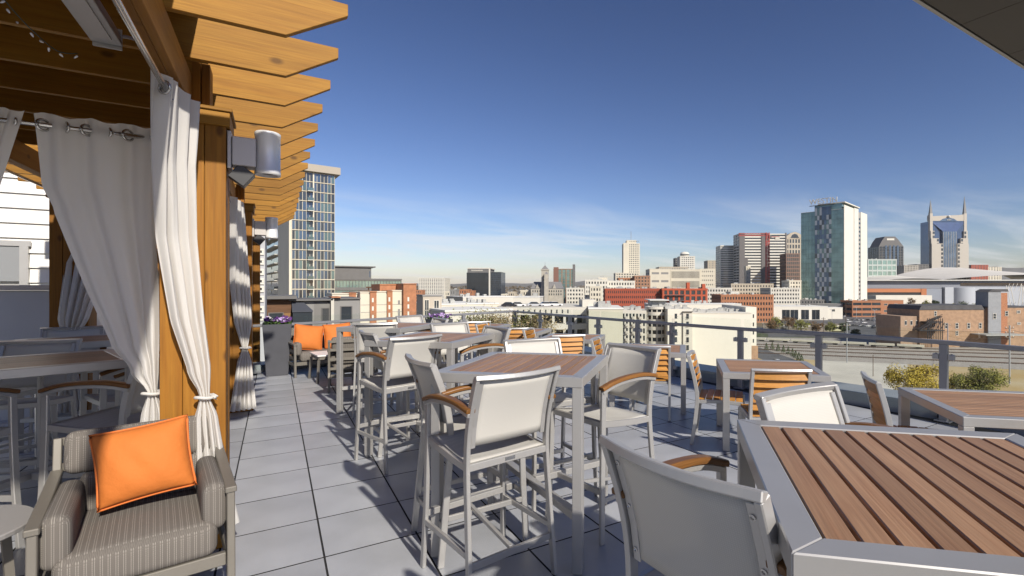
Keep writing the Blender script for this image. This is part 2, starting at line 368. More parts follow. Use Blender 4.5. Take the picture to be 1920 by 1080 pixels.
for i in range(len(path) - 1):
    a, b = o2[i], o2[i + 1]
    bw.add([(*a.xy, -28), (*b.xy, -28), (*b.xy, -0.055), (*a.xy, -0.055)], [(0, 1, 2, 3)])
bw.build('outer_wall', stucco, lt)
LP = [Vector((x, y, 0)) for x, y in LRAIL]
for i in range(2):
    a, b = LP[i], LP[i + 1]; u = (b - a).normalized(); n = Vector((-u.y, u.x, 0))
    MB().ob(a, u, n, (0, 0, 1), 0.004, (b - a).length - 0.004, -0.05, 0.14, 0.07, 0.55).build('coping', ledgem, lt, bevel=0.004)
    MB().ob(a, u, n, (0, 0, 1), 0, (b - a).length, -28, -0.055, 0.49, 0.51).build('outer_wall', stucco, lt)

# glass balustrade
bal = thing('glass_balustrade', 'silver handrail with posts and clear glass panels around the terrace', 'railing')
RZ = 0.93
def cr_interp(pts, n):
    out = []
    for i in range(len(pts) - 1):
        p0, p1, p2, p3 = pts[max(i - 1, 0)], pts[i], pts[i + 1], pts[min(i + 2, len(pts) - 1)]
        for k in range(n):
            t = k / n
            out.append(0.5 * ((2 * p1) + (p2 - p0) * t + (2 * p0 - 5 * p1 + 4 * p2 - p3) * t * t + (3 * p1 - p0 - 3 * p2 + p3) * t ** 3))
    out.append(pts[-1]); return out
rp = cr_interp([Vector((x, y, RZ - 0.025)) for x, y in RAIL], 5)
MB().rbar(rp, 0.062, 0.05).build('handrail', railm, bal, bevel=0.006)
lp = [Vector((-0.9, 10.35, 0.855)), Vector((0.25, 10.68, 0.855)), Vector((5.38, 12.158, RZ - 0.027))]
MB().rbar(lp, 0.062, 0.05).build('handrail', railm, bal, bevel=0.006)
postm = MB().box(-0.03, 0.03, -0.04, 0.04, 0.0, 0.88).box(-0.08, 0.08, -0.08, 0.08, 0.0, 0.012).mesh('rail_post', bevel=0.003); postm.materials.append(railm)
clampm = MB().box(-0.025, 0.03, 0.045, 0.105, -0.03, 0.03).lathe([(0.0, 0.0), (0.012, 0.0), (0.012, 0.008), (0.0, 0.008)], 8, (0.0, 0.075, 0.03)).mesh('clamp', bevel=0.002); clampm.materials.append(alu)
def along(pts, y):
    for a, b in zip(pts, pts[1:]):
        if min(a.y, b.y) <= y <= max(a.y, b.y) and abs(a.y - b.y) > 1e-6:
            t = (y - a.y) / (b.y - a.y); return a + (b - a) * t, (b - a).normalized()
posts = []
for y in [12.1, 10.75, 9.45, 8.45, 7.3, 6.45, 5.12, 4.02, 2.62, 1.3, 0.0]:
    p, d = along(rp, y); posts.append((p, d, RZ))
for x in (-0.6, 0.9, 2.4, 3.9):
    t = (x - 0.25) / (5.42 - 0.25); p = Vector((x, 10.68 + (x - 0.25) * 0.288, 0)); posts.append((p, Vector((-0.961, -0.277, 0)), 0.88 + 0.05 * max(0, t)))
for p, d, h in posts:
    a = math.atan2(d.y, d.x) - math.pi / 2
    q = link('post', postm, None, bal, (p.x, p.y, 0), rot=(0, 0, a)); q.scale = (1, 1, (h - 0.05) / 0.88)
    for s in (-1, 1):
        for zc in (0.74, 0.16):
            c = link('clamp', clampm, None, q, (0.0, 0.0, zc)); c.scale = (1, s, 1)
def pane(a, b, z1, parent):
    u = (b - a); L = u.length; u.normalize(); n = Vector((u.y, -u.x, 0))
    if n.dot(Vector((3, 5, 0)) - a) > 0: n = -n
    MB().ob(Vector((a.x, a.y, 0)), u, n, (0, 0, 1), 0.03, L - 0.03, 0.06, z1, 0.052, 0.062).build('glass_panel', glassm, parent)
rps = [p for p, d, h in posts[:11]]
for a, b in zip(rps, rps[1:]): pane(a, b, 1.05, bal)
lps = [p for p, d, h in posts[11:]] + [Vector((5.3, 12.13, 0))]
for a, b in zip(lps, lps[1:]): pane(a, b, 1.00, bal)

# ================================================================ PERGOLA
perg = thing('pergola', 'orange stained timber pergola with pointed rafter tails along the walkway', 'pergola')
ZB, ZR, ZT = 2.59, 2.78, 3.015
RY0, RS = 2.859, 0.55
rafm = MB().prism([(-2.55, 0), (0.05, 0), (0.33, 0.175), (0.33, ZT - ZR), (-2.55, ZT - ZR)], (0, -0.019, ZR), (1, 0, 0), (0, 0, 1), (0, 1, 0), 0.038).mesh('rafter', bevel=0.002)
rafm.materials.append(cedar_x)
for k in range(0, 17): link('rafter', rafm, None, perg, (random.uniform(-0.008, 0.008), RY0 + k * RS, 0), rot=(0, 0, random.uniform(-0.003, 0.003)))
for i, x in enumerate((-0.473, -0.435)):
    MB().box(x - 0.018, x + 0.019, 0.25, 11.9, ZB, ZR - 0.001).build('beam', cedar_y, perg, bevel=0.003)
for i, x in enumerate((-1.90, -1.862)):
    MB().box(x - 0.018, x + 0.019, 0.25, 11.9, ZB, ZR - 0.001).build('beam', cedar_y, perg, bevel=0.003)
# boarded lid added over the cabanas, sized to shade curtains and interior
for k in range(13):
    x = -2.5 + k * 0.165
    MB().box(x, x + 0.1649, 0.3, 6.2, ZT + 0.002, ZT + 0.024).build('shade_lid_board', cedar_y, perg)
def post(x0, y0, w=0.30):
    p = MB().box(x0 + 0.02, x0 + w - 0.02, y0 + 0.02, y0 + w - 0.02, 0, ZB - 0.06).build('post', cedar_z, perg)
    bwid = w / 3
    for s in range(3):                       # three boards on each face, edges open by a few millimetres
        a = s * bwid + (0.002 if s else -0.001); b = (s + 1) * bwid - (0.002 if s < 2 else -0.001)
        e = random.uniform(0, 0.004)
        MB().box(x0 + a, x0 + b, y0 - e, y0 + 0.019, 0.10, ZB - 0.10).build('board', cedar_z, p, bevel=0.002)
        MB().box(x0 + a, x0 + b, y0 + w - 0.019, y0 + w + e, 0.10, ZB - 0.10).build('board', cedar_z, p, bevel=0.002)
        MB().box(x0 + w - 0.019, x0 + w + e, y0 + a + (0.02 if s == 0 else 0), y0 + b - (0.02 if s == 2 else 0), 0.10, ZB - 0.10).build('board', cedar_z, p, bevel=0.002)
        MB().box(x0 - e, x0 + 0.019, y0 + a + (0.02 if s == 0 else 0), y0 + b - (0.02 if s == 2 else 0), 0.10, ZB - 0.10).build('board', cedar_z, p, bevel=0.002)
    MB().box(x0 - 0.018, x0 + w + 0.018, y0 - 0.018, y0 + w + 0.018, 0.0, 0.098).build('base_trim', cedar_x, p, bevel=0.003)
    MB().box(x0 - 0.022, x0 + w + 0.022, y0 - 0.022, y0 + w + 0.022, ZB - 0.105, ZB - 0.022).build('cap_trim', cedar_x, p, bevel=0.003)
    MB().box(x0 - 0.034, x0 + w + 0.034, y0 - 0.034, y0 + w + 0.034, ZB - 0.021, ZB - 0.001).build('cap', cedar_x, p, bevel=0.003)
    return p
for y in (3.6, 7.4, 11.2): post(-0.55, y)
for y in (3.6, 7.4, 11.2): post(-2.03, y)
# short blocking standing on the caps beside the beam
for y in (3.62, 7.42):
    for k in range(2):
        MB().box(-0.415 + 0.045 * k, -0.375 + 0.045 * k, y + 0.04, y + 0.20, ZB, ZR + 0.08).build('block', cedar_z, perg, bevel=0.002)

# curtain rods
def rod(label, a, b):
    t = thing('curtain_rod', label, 'curtain rod', a)
    v = Vector(b) - Vector(a)
    MB().tube([(0, 0, 0), v], 0.0125, 12).build('rod', steel, t, smooth=True)
    for e in (Vector((0, 0, 0)), v):
        MB().tube([e - v.normalized() * 0.012, e + v.normalized() * 0.012], 0.021, 12).build('end_cap', steel, t, smooth=True)
    return t
rod('steel curtain rod under the near pergola beam', (-0.455, 1.45, 2.50), (-0.455, 3.57, 2.50))
rod('steel curtain rod carrying the grey shaded curtain pair', (-1.71, 3.75, 2.40), (-0.57, 3.75, 2.40))
rod('steel curtain rod under the beam before the second post', (-0.455, 3.93, 2.50), (-0.455, 7.37, 2.50))
rod('steel curtain rod beyond the cabana table', (-1.71, 7.55, 2.40), (-0.57, 7.55, 2.40))
rod('steel curtain rod along the wall side of the cabana', (-1.88, 3.93, 2.50), (-1.88, 7.37, 2.50))

def curtain(label, keys, folds, grom_dir, rodz, rodxy, ngrom, phase=0.0, group=None, seed=0):
    """keys: (z, cx, cy, hx, hy, amp) from top to hem"""
    rnd = random.Random(seed)
    t = thing('curtain', label, 'curtain', (0, 0, 0), 0, group)
    ks = keys
    def row(z):
        for a, b in zip(ks, ks[1:]):
            if b[0] <= z <= a[0]:
                q = (a[0] - z) / (a[0] - b[0]); q = q * q * (3 - 2 * q) if abs(a[0] - b[0]) < 0.25 else q
                return [a[i] + (b[i] - a[i]) * q for i in range(6)]
        return list(ks[-1])
    nu, nv = 12 * folds, 70
    zt, zb = ks[0][0], ks[-1][0]
    off = [rnd.uniform(-0.5, 0.5) for _ in range(folds + 2)]
    def fn(u, v):
        z = zt + (zb - zt) * v
        _, cx, cy, hx, hy, am = row(z)
        L = math.hypot(hx, hy) + 1e-6; nx, ny = -hy / L, hx / L
        ph = 2 * math.pi * folds * u + phase + 0.5 * math.sin(3.0 * v + off[int(u * folds)]) + 0.6 * math.sin(1.7 * v * 3 + 4 * u)
        a = am * math.sin(ph) + 0.3 * am * math.sin(2.3 * ph + 2.0 * v + 1)
        e = 0.15 * am * math.cos(ph)
        zz = z + (0.012 * math.sin(2 * math.pi * folds * u) if v < 0.02 else 0)
        return (cx + hx * (2 * u - 1) + nx * a + hx / L * e, cy + hy * (2 * u - 1) + ny * a + hy / L * e, zz)
    m = MB().grid(fn, nu, nv)
    MB.build(m, 'cloth', curtainm, t, smooth=True, recalc=False)
    # tie band where the curtain is gathered
    tie = min(ks[1:-1], key=lambda k: math.hypot(k[3], k[4]))
    z, cx, cy, hx, hy, am = tie
    r = math.hypot(hx, hy) + am
    ring = [(cx + 1.12 * r * math.cos(a) , cy + 0.95 * r * math.sin(a), z + 0.004 * math.sin(2 * a)) for a in [2 * math.pi * i / 20 for i in range(20)]]
    MB().tube(ring, 0.009, 8, closed=True).build('tie_band', curtainm, t, smooth=True)
    MB().tube([(cx + r, cy - 0.4 * r, z + 0.012), (cx + r + 0.02, cy - 0.8 * r, z), (cx + r + 0.015, cy - 0.8 * r, z - 0.012)], 0.011, 8).build('knot', curtainm, t, smooth=True)
    # grommets on the rod
    gd = Vector(grom_dir).normalized()
    for i in range(ngrom):
        q = (i + 0.5) / ngrom
        p = Vector((ks[0][1] + ks[0][3] * (2 * q - 1), ks[0][2] + ks[0][4] * (2 * q - 1), rodz))
        if abs(gd.x) > 0.5: p.y = rodxy
        else: p.x = rodxy
        tilt = 0.7 if i % 2 else -0.7
        gx = Matrix.Rotation(tilt, 3, 'Z') @ gd; sx = gx.cross(Vector((0, 0, 1)))
        ring = [p + sx * (0.029 * math.cos(a)) + Vector((0, 0, 0.029 * math.sin(a))) for a in [2 * math.pi * k / 16 for k in range(16)]]
        MB().tube(ring, 0.0065, 6, closed=True).build('grommet', steel, t, smooth=True)
    return t
curtain('bright white curtain gathered and tied at the first pergola post',
        [(2.565, -0.435, 3.24, 0.045, 0.20, 0.035), (2.2, -0.455, 3.33, 0.06, 0.10, 0.03), (1.8, -0.452, 3.42, 0.074, 0.06, 0.026), (1.35, -0.41, 3.47, 0.070, 0.035, 0.024), (1.08, -0.365, 3.50, 0.052, 0.02, 0.020),
         (0.91, -0.342, 3.515, 0.024, 0.006, 0.012), (0.78, -0.335, 3.51, 0.055, 0.01, 0.02), (0.5, -0.315, 3.49, 0.075, 0.015, 0.028), (0.17, -0.285, 3.47, 0.105, 0.02, 0.032)],
        4, (0, 1, 0), 2.50, -0.455, 4, seed=1)
curtain('wide shaded greyish curtain drawn to the first post in a long curve',
        [(2.46, -0.84, 3.75, 0.255, 0.0, 0.028), (2.1, -0.83, 3.75, 0.235, 0.0, 0.022), (1.94, -0.805, 3.745, 0.21, 0.0, 0.02), (1.53, -0.735, 3.73, 0.155, 0.0, 0.026), (1.23, -0.68, 3.71, 0.105, 0.0, 0.026), (1.06, -0.637, 3.70, 0.062, 0.0, 0.022),
         (0.93, -0.60, 3.69, 0.022, 0.0, 0.014), (0.80, -0.60, 3.69, 0.05, 0, 0.02), (0.15, -0.63, 3.70, 0.10, 0, 0.03)],
        3, (1, 0, 0), 2.40, 3.75, 6, seed=2)
curtain('shaded curtain at the far left edge meeting the grey one',
        [(2.46, -1.385, 3.75, 0.265, 0.0, 0.03), (1.94, -1.45, 3.745, 0.22, 0.0, 0.024), (1.53, -1.56, 3.73, 0.16, 0.0, 0.026), (1.06, -1.69, 3.70, 0.06, 0.0, 0.022), (0.93, -1.72, 3.69, 0.022, 0, 0.014), (0.15, -1.70, 3.70, 0.10, 0, 0.03)],
        5, (1, 0, 0), 2.40, 3.75, 6, seed=3)
curtain('white curtain tied at the second pergola post',
        [(2.565, -0.40, 7.0, 0.03, 0.24, 0.05), (2.1, -0.385, 7.1, 0.06, 0.16, 0.045), (1.6, -0.36, 7.2, 0.085, 0.06, 0.035), (1.1, -0.33, 7.25, 0.085, 0.03, 0.03),
         (0.80, -0.315, 7.28, 0.026, 0.01, 0.014), (0.6, -0.32, 7.26, 0.075, 0.02, 0.03), (0.06, -0.33, 7.2, 0.135, 0.03, 0.04)],
        5, (0, 1, 0), 2.50, -0.455, 4, seed=4)
curtain('sunlit curtain hanging by the rear cabana post beyond the bar table',
        [(2.46, -1.55, 7.5, 0.16, 0.0, 0.03), (1.8, -1.75, 7.4, 0.17, 0.0, 0.03), (1.2, -1.83, 7.3, 0.12, 0.0, 0.03), (0.93, -1.86, 7.3, 0.03, 0, 0.014), (0.15, -1.85, 7.3, 0.12, 0, 0.03)],
        5, (1, 0, 0), 2.40, 7.55, 4, seed=5)

# wall lamps on the posts
lampbox = mat('lamp_bracket_grey', (0.48, 0.455, 0.43), rough=0.4, metal=0.3)
lampcyl = mat('spun_aluminium', (0.80, 0.80, 0.79), rough=0.42, metal=0.3)
blackm = mat('black_plastic', (0.025, 0.025, 0.028), rough=0.45)
def sconce(label, y, z):
    t = thing('wall_lamp', label, 'wall lamp', (-0.245, y, z), 0, 'cylinder lamps on the pergola posts')
    MB().box(0.0, 0.02, -0.075, 0.075, -0.125, 0.10).build('back_plate', lampbox, t, bevel=0.003)
    MB().box(0.022, 0.145, -0.06, 0.06, -0.10, 0.075).build('bracket', lampbox, t, bevel=0.004)
    c = MB().lathe([(0.0, 0.135), (0.066, 0.135), (0.071, 0.13), (0.071, 0.112), (0.069, 0.11), (0.069, -0.108), (0.071, -0.11), (0.071, -0.134), (0.06, -0.134), (0.055, -0.115), (0.0, -0.11)], 32, (0.205, 0, 0)).build('cylinder', lampcyl, t, smooth=False)
    for p in c.data.polygons: p.use_smooth = len(p.vertices) == 4 and abs(p.normal.z) < 0.5
    MB().lathe([(0.0, -0.006), (0.03, -0.006), (0.034, 0.0), (0.03, 0.006), (0.0, 0.006)], 16, (0.205, 0, -0.118)).build('lens', blackm, c)
    MB().prism([(-0.05, -0.05), (0.05, -0.05), (0.05, 0.05), (-0.05, 0.05)], (0.07, -0.05, -0.155), Vector((0.8, 0, -0.6)), Vector((0.6, 0, 0.8)), (0, 1, 0), 0.09).build('photocell', blackm, t, bevel=0.003)
    return t
sconce('silver cylinder wall lamp on the first pergola post', 3.70, 2.375)
sconce('silver cylinder wall lamp on the second, farther pergola post', 7.50, 2.30)

# infrared heater hung under the near rafters
ht = thing('patio_heater', 'long grey heater bar hanging below the shaded rafters', 'heater', (-0.655, 2.2, 2.68))
MB().prism([(-0.055, -0.03), (0.055, -0.03), (0.04, 0.04), (-0.04, 0.04)], (0, -0.75, 0), (1, 0, 0), (0, 0, 1), (0, 1, 0), 1.62).build('housing', alu, ht, bevel=0.003)
MB().box(-0.03, 0.03, -0.7, 0.8, -0.036, -0.031).build('grille', lampbox, ht)
MB().box(-0.05, 0.05, 0.872, 0.885, -0.045, 0.05).build('end_plate', alu, ht)
for y in (-0.5, 0.6): MB().box(-0.01, 0.01, y, y + 0.03, 0.04, 0.12).build('hanger', alu, ht)
MB().tube([(0.02, 0.886, 0.02), (0.05, 0.95, 0.05), (0.12, 1.02, 0.07), (0.2, 1.08, 0.11)], 0.008, 8).build('cable', lampbox, ht, smooth=True)

# string lights
bulb_m = mat('clear_bulb', (0.85, 0.87, 0.9), rough=0.1, spec=0.8)
wire_m = mat('dark_green_wire', (0.02, 0.05, 0.04), rough=0.5)
def string(label, pts, n):
    t = thing('string_lights', label, 'string lights', pts[0])
    P = cr_interp([Vector(p) - Vector(pts[0]) for p in pts], 6)
    MB().tube(P, 0.0022, 5).build('wire', wire_m, t)
    bm_ = MB().lathe([(0.0, 0.008), (0.004, 0.006), (0.0045, 0), (0.003, -0.007), (0.0, -0.012)], 8).mesh('bulb', smooth=True); bm_.materials.append(bulb_m)
    for i in range(n):
        p = P[int((i + 0.5) / n * (len(P) - 1))]
        link('bulb', bm_, None, t, p + Vector((random.uniform(-0.02, 0.02), random.uniform(-0.02, 0.02), -0.012)), rot=(random.uniform(-1, 1), random.uniform(-1, 1), 0))
string('string of tiny bulbs dangling from the shaded rafters by the heater', [(-0.98, 2.95, 2.77), (-0.93, 3.0, 2.69), (-0.88, 3.05, 2.63), (-0.82, 3.08, 2.58), (-0.76, 3.1, 2.59)], 9)
string('string of tiny bulbs looped in the top left corner', [(-1.25, 2.6, 2.80), (-1.12, 2.62, 2.74), (-1.0, 2.6, 2.75), (-0.93, 2.62, 2.79)], 7)
string('short string of bulbs behind the grey curtain top', [(-0.66, 4.1, 2.62), (-0.64, 4.1, 2.55), (-0.60, 4.1, 2.47), (-0.585, 4.1, 2.42)], 6)

# ---------------------------------------------------------------- walls behind the cabanas and the building behind the camera
sidm = mat('white_lap_siding', (0.74, 0.73, 0.70), rough=0.6, var=0.03, scale=0.7)
greyw = mat('pale_grey_render', (0.50, 0.52, 0.53), rough=0.85, var=0.05, scale=1.2)
capm = mat('stone_wall_cap', (0.55, 0.51, 0.45), rough=0.8, var=0.08, scale=3)
pw = thing('partition_wall', 'low pale grey partition wall with stone cap behind the cabana', 'wall', (-6.0, 8.35, 0))
MB().box(0, 3.95, 0, 0.18, 0, 1.50).build('wall_face', greyw, pw)
for k in range(4): MB().box(k * 0.99 + 0.002, (k + 1) * 0.99 - 0.002, -0.03, 0.21, 1.502, 1.565).build('cap_stone', capm, pw, bevel=0.004)
sb = thing('siding_building', 'white lap sided building seen through the cabana curtains', 'building', (-8.5, 9.6, 0))
MB().box(0, 6.1, 0.03, 3.0, 0, 4.6).build('wall', sidm, sb)
for k in range(22):
    z = 0.2 * k
    MB().add([(0, 0.02, z + 0.2), (6.12, 0.02, z + 0.2), (6.12, -0.012, z + 0.004), (0, -0.012, z + 0.004), (0, 0.03, z + 0.2), (6.12, 0.03, z + 0.2), (6.12, 0.03, z + 0.004), (0, 0.03, z + 0.004)],
             [(0, 1, 2, 3), (3, 2, 6, 7), (0, 3, 7, 4), (1, 5, 6, 2)]).build('siding_board', sidm, sb)
MB().box(3.6, 5.6, -0.05, -0.02, 1.62, 2.05).box(3.6, 5.6, -0.04, -0.015, 2.05, 2.09).build('window', mat('dim_pane', (0.25, 0.26, 0.27), rough=0.2), sb)
MB().box(3.5, 5.7, -0.06, -0.016, 2.09, 2.16).box(5.6, 5.68, -0.06, -0.016, 1.55, 2.09).box(3.5, 3.58, -0.06, -0.016, 1.55, 2.09).build('window_frame', alu_lt, sb)
MB().box(-0.2, 6.3, -0.45, 3.2, 4.6, 4.75).build('roof', sidm, sb)
hb = thing('hotel_building', 'hotel wall and projecting dark roof soffit in the upper right corner', 'building')
MB().box(-8.5, -2.9, -1.6, -1.2, 0, 6.6).build('wall', sidm, hb)
soff = mat('bronze_soffit_panel', (0.085, 0.076, 0.066), rough=0.5, metal=0.2, var=0.05, scale=1)
def slab(x0, x1, y0, y1): MB().box(x0, x1, y0, y1, 5.05, 5.09).build('soffit_panel', soff, hb)
for k in range(5):
    for j in range(4): slab(6.2 + k * 1.6, 6.2 + (k + 1) * 1.6 - 0.012, 2.92 - (j + 1) * 1.5 + 0.012, 2.92 - j * 1.5)
MB().box(6.19, 14.25, -3.2, 2.95, 5.095, 5.45).build('roof', soff, hb)
MB().box(6.15, 14.3, 2.955, 3.0, 5.06, 5.5).build('fascia', alu, hb)
MB().box(8.2, 14.2, -3.6, -3.25, -28, 5.05).build('wall', sidm, hb)

# ================================================================ FURNITURE
def screw(p, n, parent, m=steel):
    p = Vector(p); n = Vector(n).normalized(); a = n.orthogonal().normalized(); b = n.cross(a)
    r = MB()
    prof = [(0.0075, 0), (0.0075, 0.003), (0.0045, 0.004), (0.0035, 0.0015), (0.0, 0.0015)]
    k = 12; vs = []
    for i in range(k):
        c, s = math.cos(2 * math.pi * i / k), math.sin(2 * math.pi * i / k)
        vs += [p + (a * c + b * s) * q + n * z for q, z in prof]
    r.add(vs, [(i * 5 + j, ((i + 1) % k) * 5 + j, ((i + 1) % k) * 5 + j + 1, i * 5 + j + 1) for i in range(k) for j in range(4)])
    return r.build('bolt', m, parent)

def make_table(name, label, h, a, b, nsl, frame=0.07, fh=0.055, leg=0.055, stretcher=True):
    """slats run along local x (length a); b across"""
    t = thing(name, label, 'table')
    A, B = a / 2, b / 2
    def rim(p):   # mitred rim pieces
        m = MB(); z0, z1 = h - fh, h
        m.add([(*q, z) for z in (z0, z1) for q in p], [(3, 2, 1, 0), (4, 5, 6, 7), (0, 1, 5, 4), (1, 2, 6, 5), (2, 3, 7, 6), (3, 0, 4, 7)])
        m.build('top_frame', alu, t, bevel=0.003)
    f = frame; g = 0.0004
    rim([(-A, -B), (A, -B), (A - f, -B + f), (-A + f, -B + f)]); rim([(-A + f, B - f), (A - f, B - f), (A, B), (-A, B)])
    rim([(-A, -B + g), (-A + f, -B + f + g), (-A + f, B - f - g), (-A, B - g)]); rim([(A - f, -B + f + g), (A, -B + g), (A, B - g), (A - f, B - f - g)])
    W = b - 2 * f; p = W / nsl
    sm = MB().box(-A + f + 0.001, A - f - 0.001, -p / 2 + 0.0045, p / 2 - 0.0045, h - 0.022, h - 0.003).mesh('slat', bevel=0.0025); sm.materials.append(ipe)
    for i in range(nsl): link('slat', sm, None, t, (0, -W / 2 + (i + 0.5) * p, 0))
    for y in (-0.28 * b, 0.0, 0.28 * b): MB().box(-0.02 + y * 1.3, 0.02 + y * 1.3, -B + f * 0.7, B - f * 0.7, h - 0.05, h - 0.023).build('cross_bearer', alu, t)
    lm = MB().box(-leg / 2, leg / 2, -leg / 2, leg / 2, 0.004, h - fh - 0.001).mesh('leg', bevel=0.003); lm.materials.append(alu)
    for sx in (-1, 1):
        for sy in (-1, 1):
            link('leg', lm, None, t, (sx * (A - leg / 2 - 0.002), sy * (B - leg / 2 - 0.002), 0))
    if stretcher:
        k = A - leg * 0.8; q = B - leg * 0.8
        MB().bar((-k, -q, 0.30), (k, q, 0.30), 0.05, 0.042).build('stretcher', alu, t, bevel=0.003)
        d = Vector((k, -q, 0)); d.normalize()
        for s in (-1, 1): MB().bar(d * s * 0.03 + Vector((0, 0, 0.30)), Vector((k * s, -q * s, 0.30)), 0.05, 0.041).build('stretcher', alu, t, bevel=0.003)
    return t

def make_stool(bolts=False):
    """bar stool facing local +y; white mesh seat and back, timber arm caps"""
    t = thing('bar_stool', 'bar stool', 'bar stool')
    hw = 0.235
    leg_w, leg_d = 0.021, 0.036
    rear = [(0, -0.275, 0.0), (0, -0.255, 0.2), (0, -0.232, 0.45), (0, -0.215, 0.66), (0, -0.222, 0.80), (0, -0.25, 0.93), (0, -0.295, 1.06), (0, -0.312, 1.105)]
    rp_ = cr_interp([Vector(p) for p in rear], 3)
    for s in (-1, 1):
        sp = lambda z: s * (hw + 0.015 * (1 - min(z, 0.7) / 0.7))
        MB().rbar([(sp(p.z), p.y, p.z) for p in rp_], leg_w, leg_d, up=(0, 1, 0.15)).build('leg', alu, t, bevel=0.003)
        MB().rbar([(s * (hw + 0.02), 0.25, 0.0), (s * (hw + 0.008), 0.235, 0.35), (s * (hw + 0.004), 0.225, 0.70), (s * (hw + 0.004), 0.222, 0.905)], leg_w, leg_d, up=(0, 1, 0.1)).build('leg', alu, t, bevel=0.003)
        # arm: curved metal support with a timber cap on top
        arm = [Vector((s * (hw + 0.006), 0.255 - 0.02, 0.900)), Vector((s * (hw + 0.012), 0.12, 0.935)), Vector((s * (hw + 0.012), -0.02, 0.948)), Vector((s * (hw + 0.010), -0.15, 0.945)), Vector((s * (hw + 0.006), -0.262, 0.925))]
        ap = cr_interp(arm, 4)
        sup = MB().rbar(ap, 0.03, 0.022).build('arm_support', alu, t, bevel=0.003)
        MB().sweep([p + Vector((0, 0.006 * (1 - 2 * i / (len(ap) - 1)) , 0.022)) for i, p in enumerate(ap)], [(-0.024, -0.010), (0.024, -0.010), (0.024, 0.006), (0.017, 0.0125), (-0.017, 0.0125), (-0.024, 0.006)]).build('armrest', teak_arm, t, bevel=0.002)
        # side rail of the seat and foot stretcher
        MB().rbar([(s * hw, -0.215, 0.665), (s * hw, -0.08, 0.672), (s * hw, 0.1, 0.69), (s * hw, 0.215, 0.705)], 0.02, 0.038).build('seat_rail', alu, t, bevel=0.003)
        MB().bar((s * (hw + 0.010), -0.232, 0.255), (s * (hw + 0.012), 0.222, 0.255), 0.018, 0.03).build('stretcher', alu, t, bevel=0.002)
        # inner strip that clamps the back sling
        zz = [0.755, 0.86, 0.95, 1.03, 1.085]
        def yb(z):
            for a, b in zip(rp_, rp_[1:]):
                if a.z <= z <= b.z: return a.y + (b.y - a.y) * (z - a.z) / (b.z - a.z)
        st = MB().rbar([(s * (hw - 0.028), yb(z) + 0.002, z) for z in zz], 0.026, 0.014, up=(0, 1, 0.15)).build('sling_strip', alu, t, bevel=0.002)
        if bolts:
            for z in (0.79, 0.92, 1.05): screw((s * (hw - 0.028), yb(z) - 0.0055, z), (0, -1, -0.3), st)
    top = [Vector((x, -0.314 - 0.034 * (1 - (x / hw) ** 2), 1.108 - 0.004 * (1 - (x / hw) ** 2))) for x in [hw * (i / 8 - 1) for i in range(17)]]
    top[0].x -= 0.0105; top[-1].x += 0.0105
    MB().rbar(top, 0.036, 0.024, up=(0, 0.3, 1)).build('top_rail', alu, t, bevel=0.003)
    MB().bar((-hw, -0.217, 0.664), (hw, -0.217, 0.664), 0.022, 0.036).build('seat_rail', alu, t, bevel=0.003)
    MB().bar((-hw, 0.216, 0.702), (hw, 0.216, 0.702), 0.022, 0.036).build('seat_rail', alu, t, bevel=0.003)
    MB().bar((-0.03, -0.2285, 0.666), (0.03, -0.2285, 0.666), 0.002, 0.018).build('name_plate', steel, t)
    MB().bar((-hw - 0.008, -0.245, 0.20), (hw + 0.008, -0.245, 0.20), 0.02, 0.034).build('stretcher', alu, t, bevel=0.002)
    MB().bar((-hw - 0.008, 0.232, 0.30), (hw + 0.008, 0.232, 0.30), 0.022, 0.034).build('footrest', alu, t, bevel=0.002)
    MB().bar((0, -0.235, 0.213), (0, 0.221, 0.29), 0.02, 0.022).build('stretcher', alu, t, bevel=0.002)
    def yb2(z):
        for a, b in zip(rp_, rp_[1:]):
            if a.z <= z <= b.z: return a.y + (b.y - a.y) * (z - a.z) / (b.z - a.z)
        return rp_[-1].y
    bs = MB().grid(lambda u, v: ((2 * u - 1) * (hw - 0.022), yb2(0.765 + 0.327 * v) - 0.032 * (1 - (2 * u - 1) ** 2) * (0.35 + 0.65 * v) + 0.004, 0.765 + 0.327 * v), 10, 8)
    back = bs.build('back_sling', sling, t, smooth=True); md = back.modifiers.new('thick', 'SOLIDIFY'); md.thickness = 0.004
    ss = MB().grid(lambda u, v: ((2 * u - 1) * (hw - 0.008), -0.208 + 0.425 * v, 0.684 + 0.036 * v - 0.012 * math.sin(math.pi * v) - 0.010 * (1 - (2 * u - 1) ** 2) * math.sin(math.pi * v) + 0.003), 10, 10)
    seat = ss.build('seat_sling', sling, t, smooth=True); md = seat.modifiers.new('thick', 'SOLIDIFY'); md.thickness = 0.005
    return t

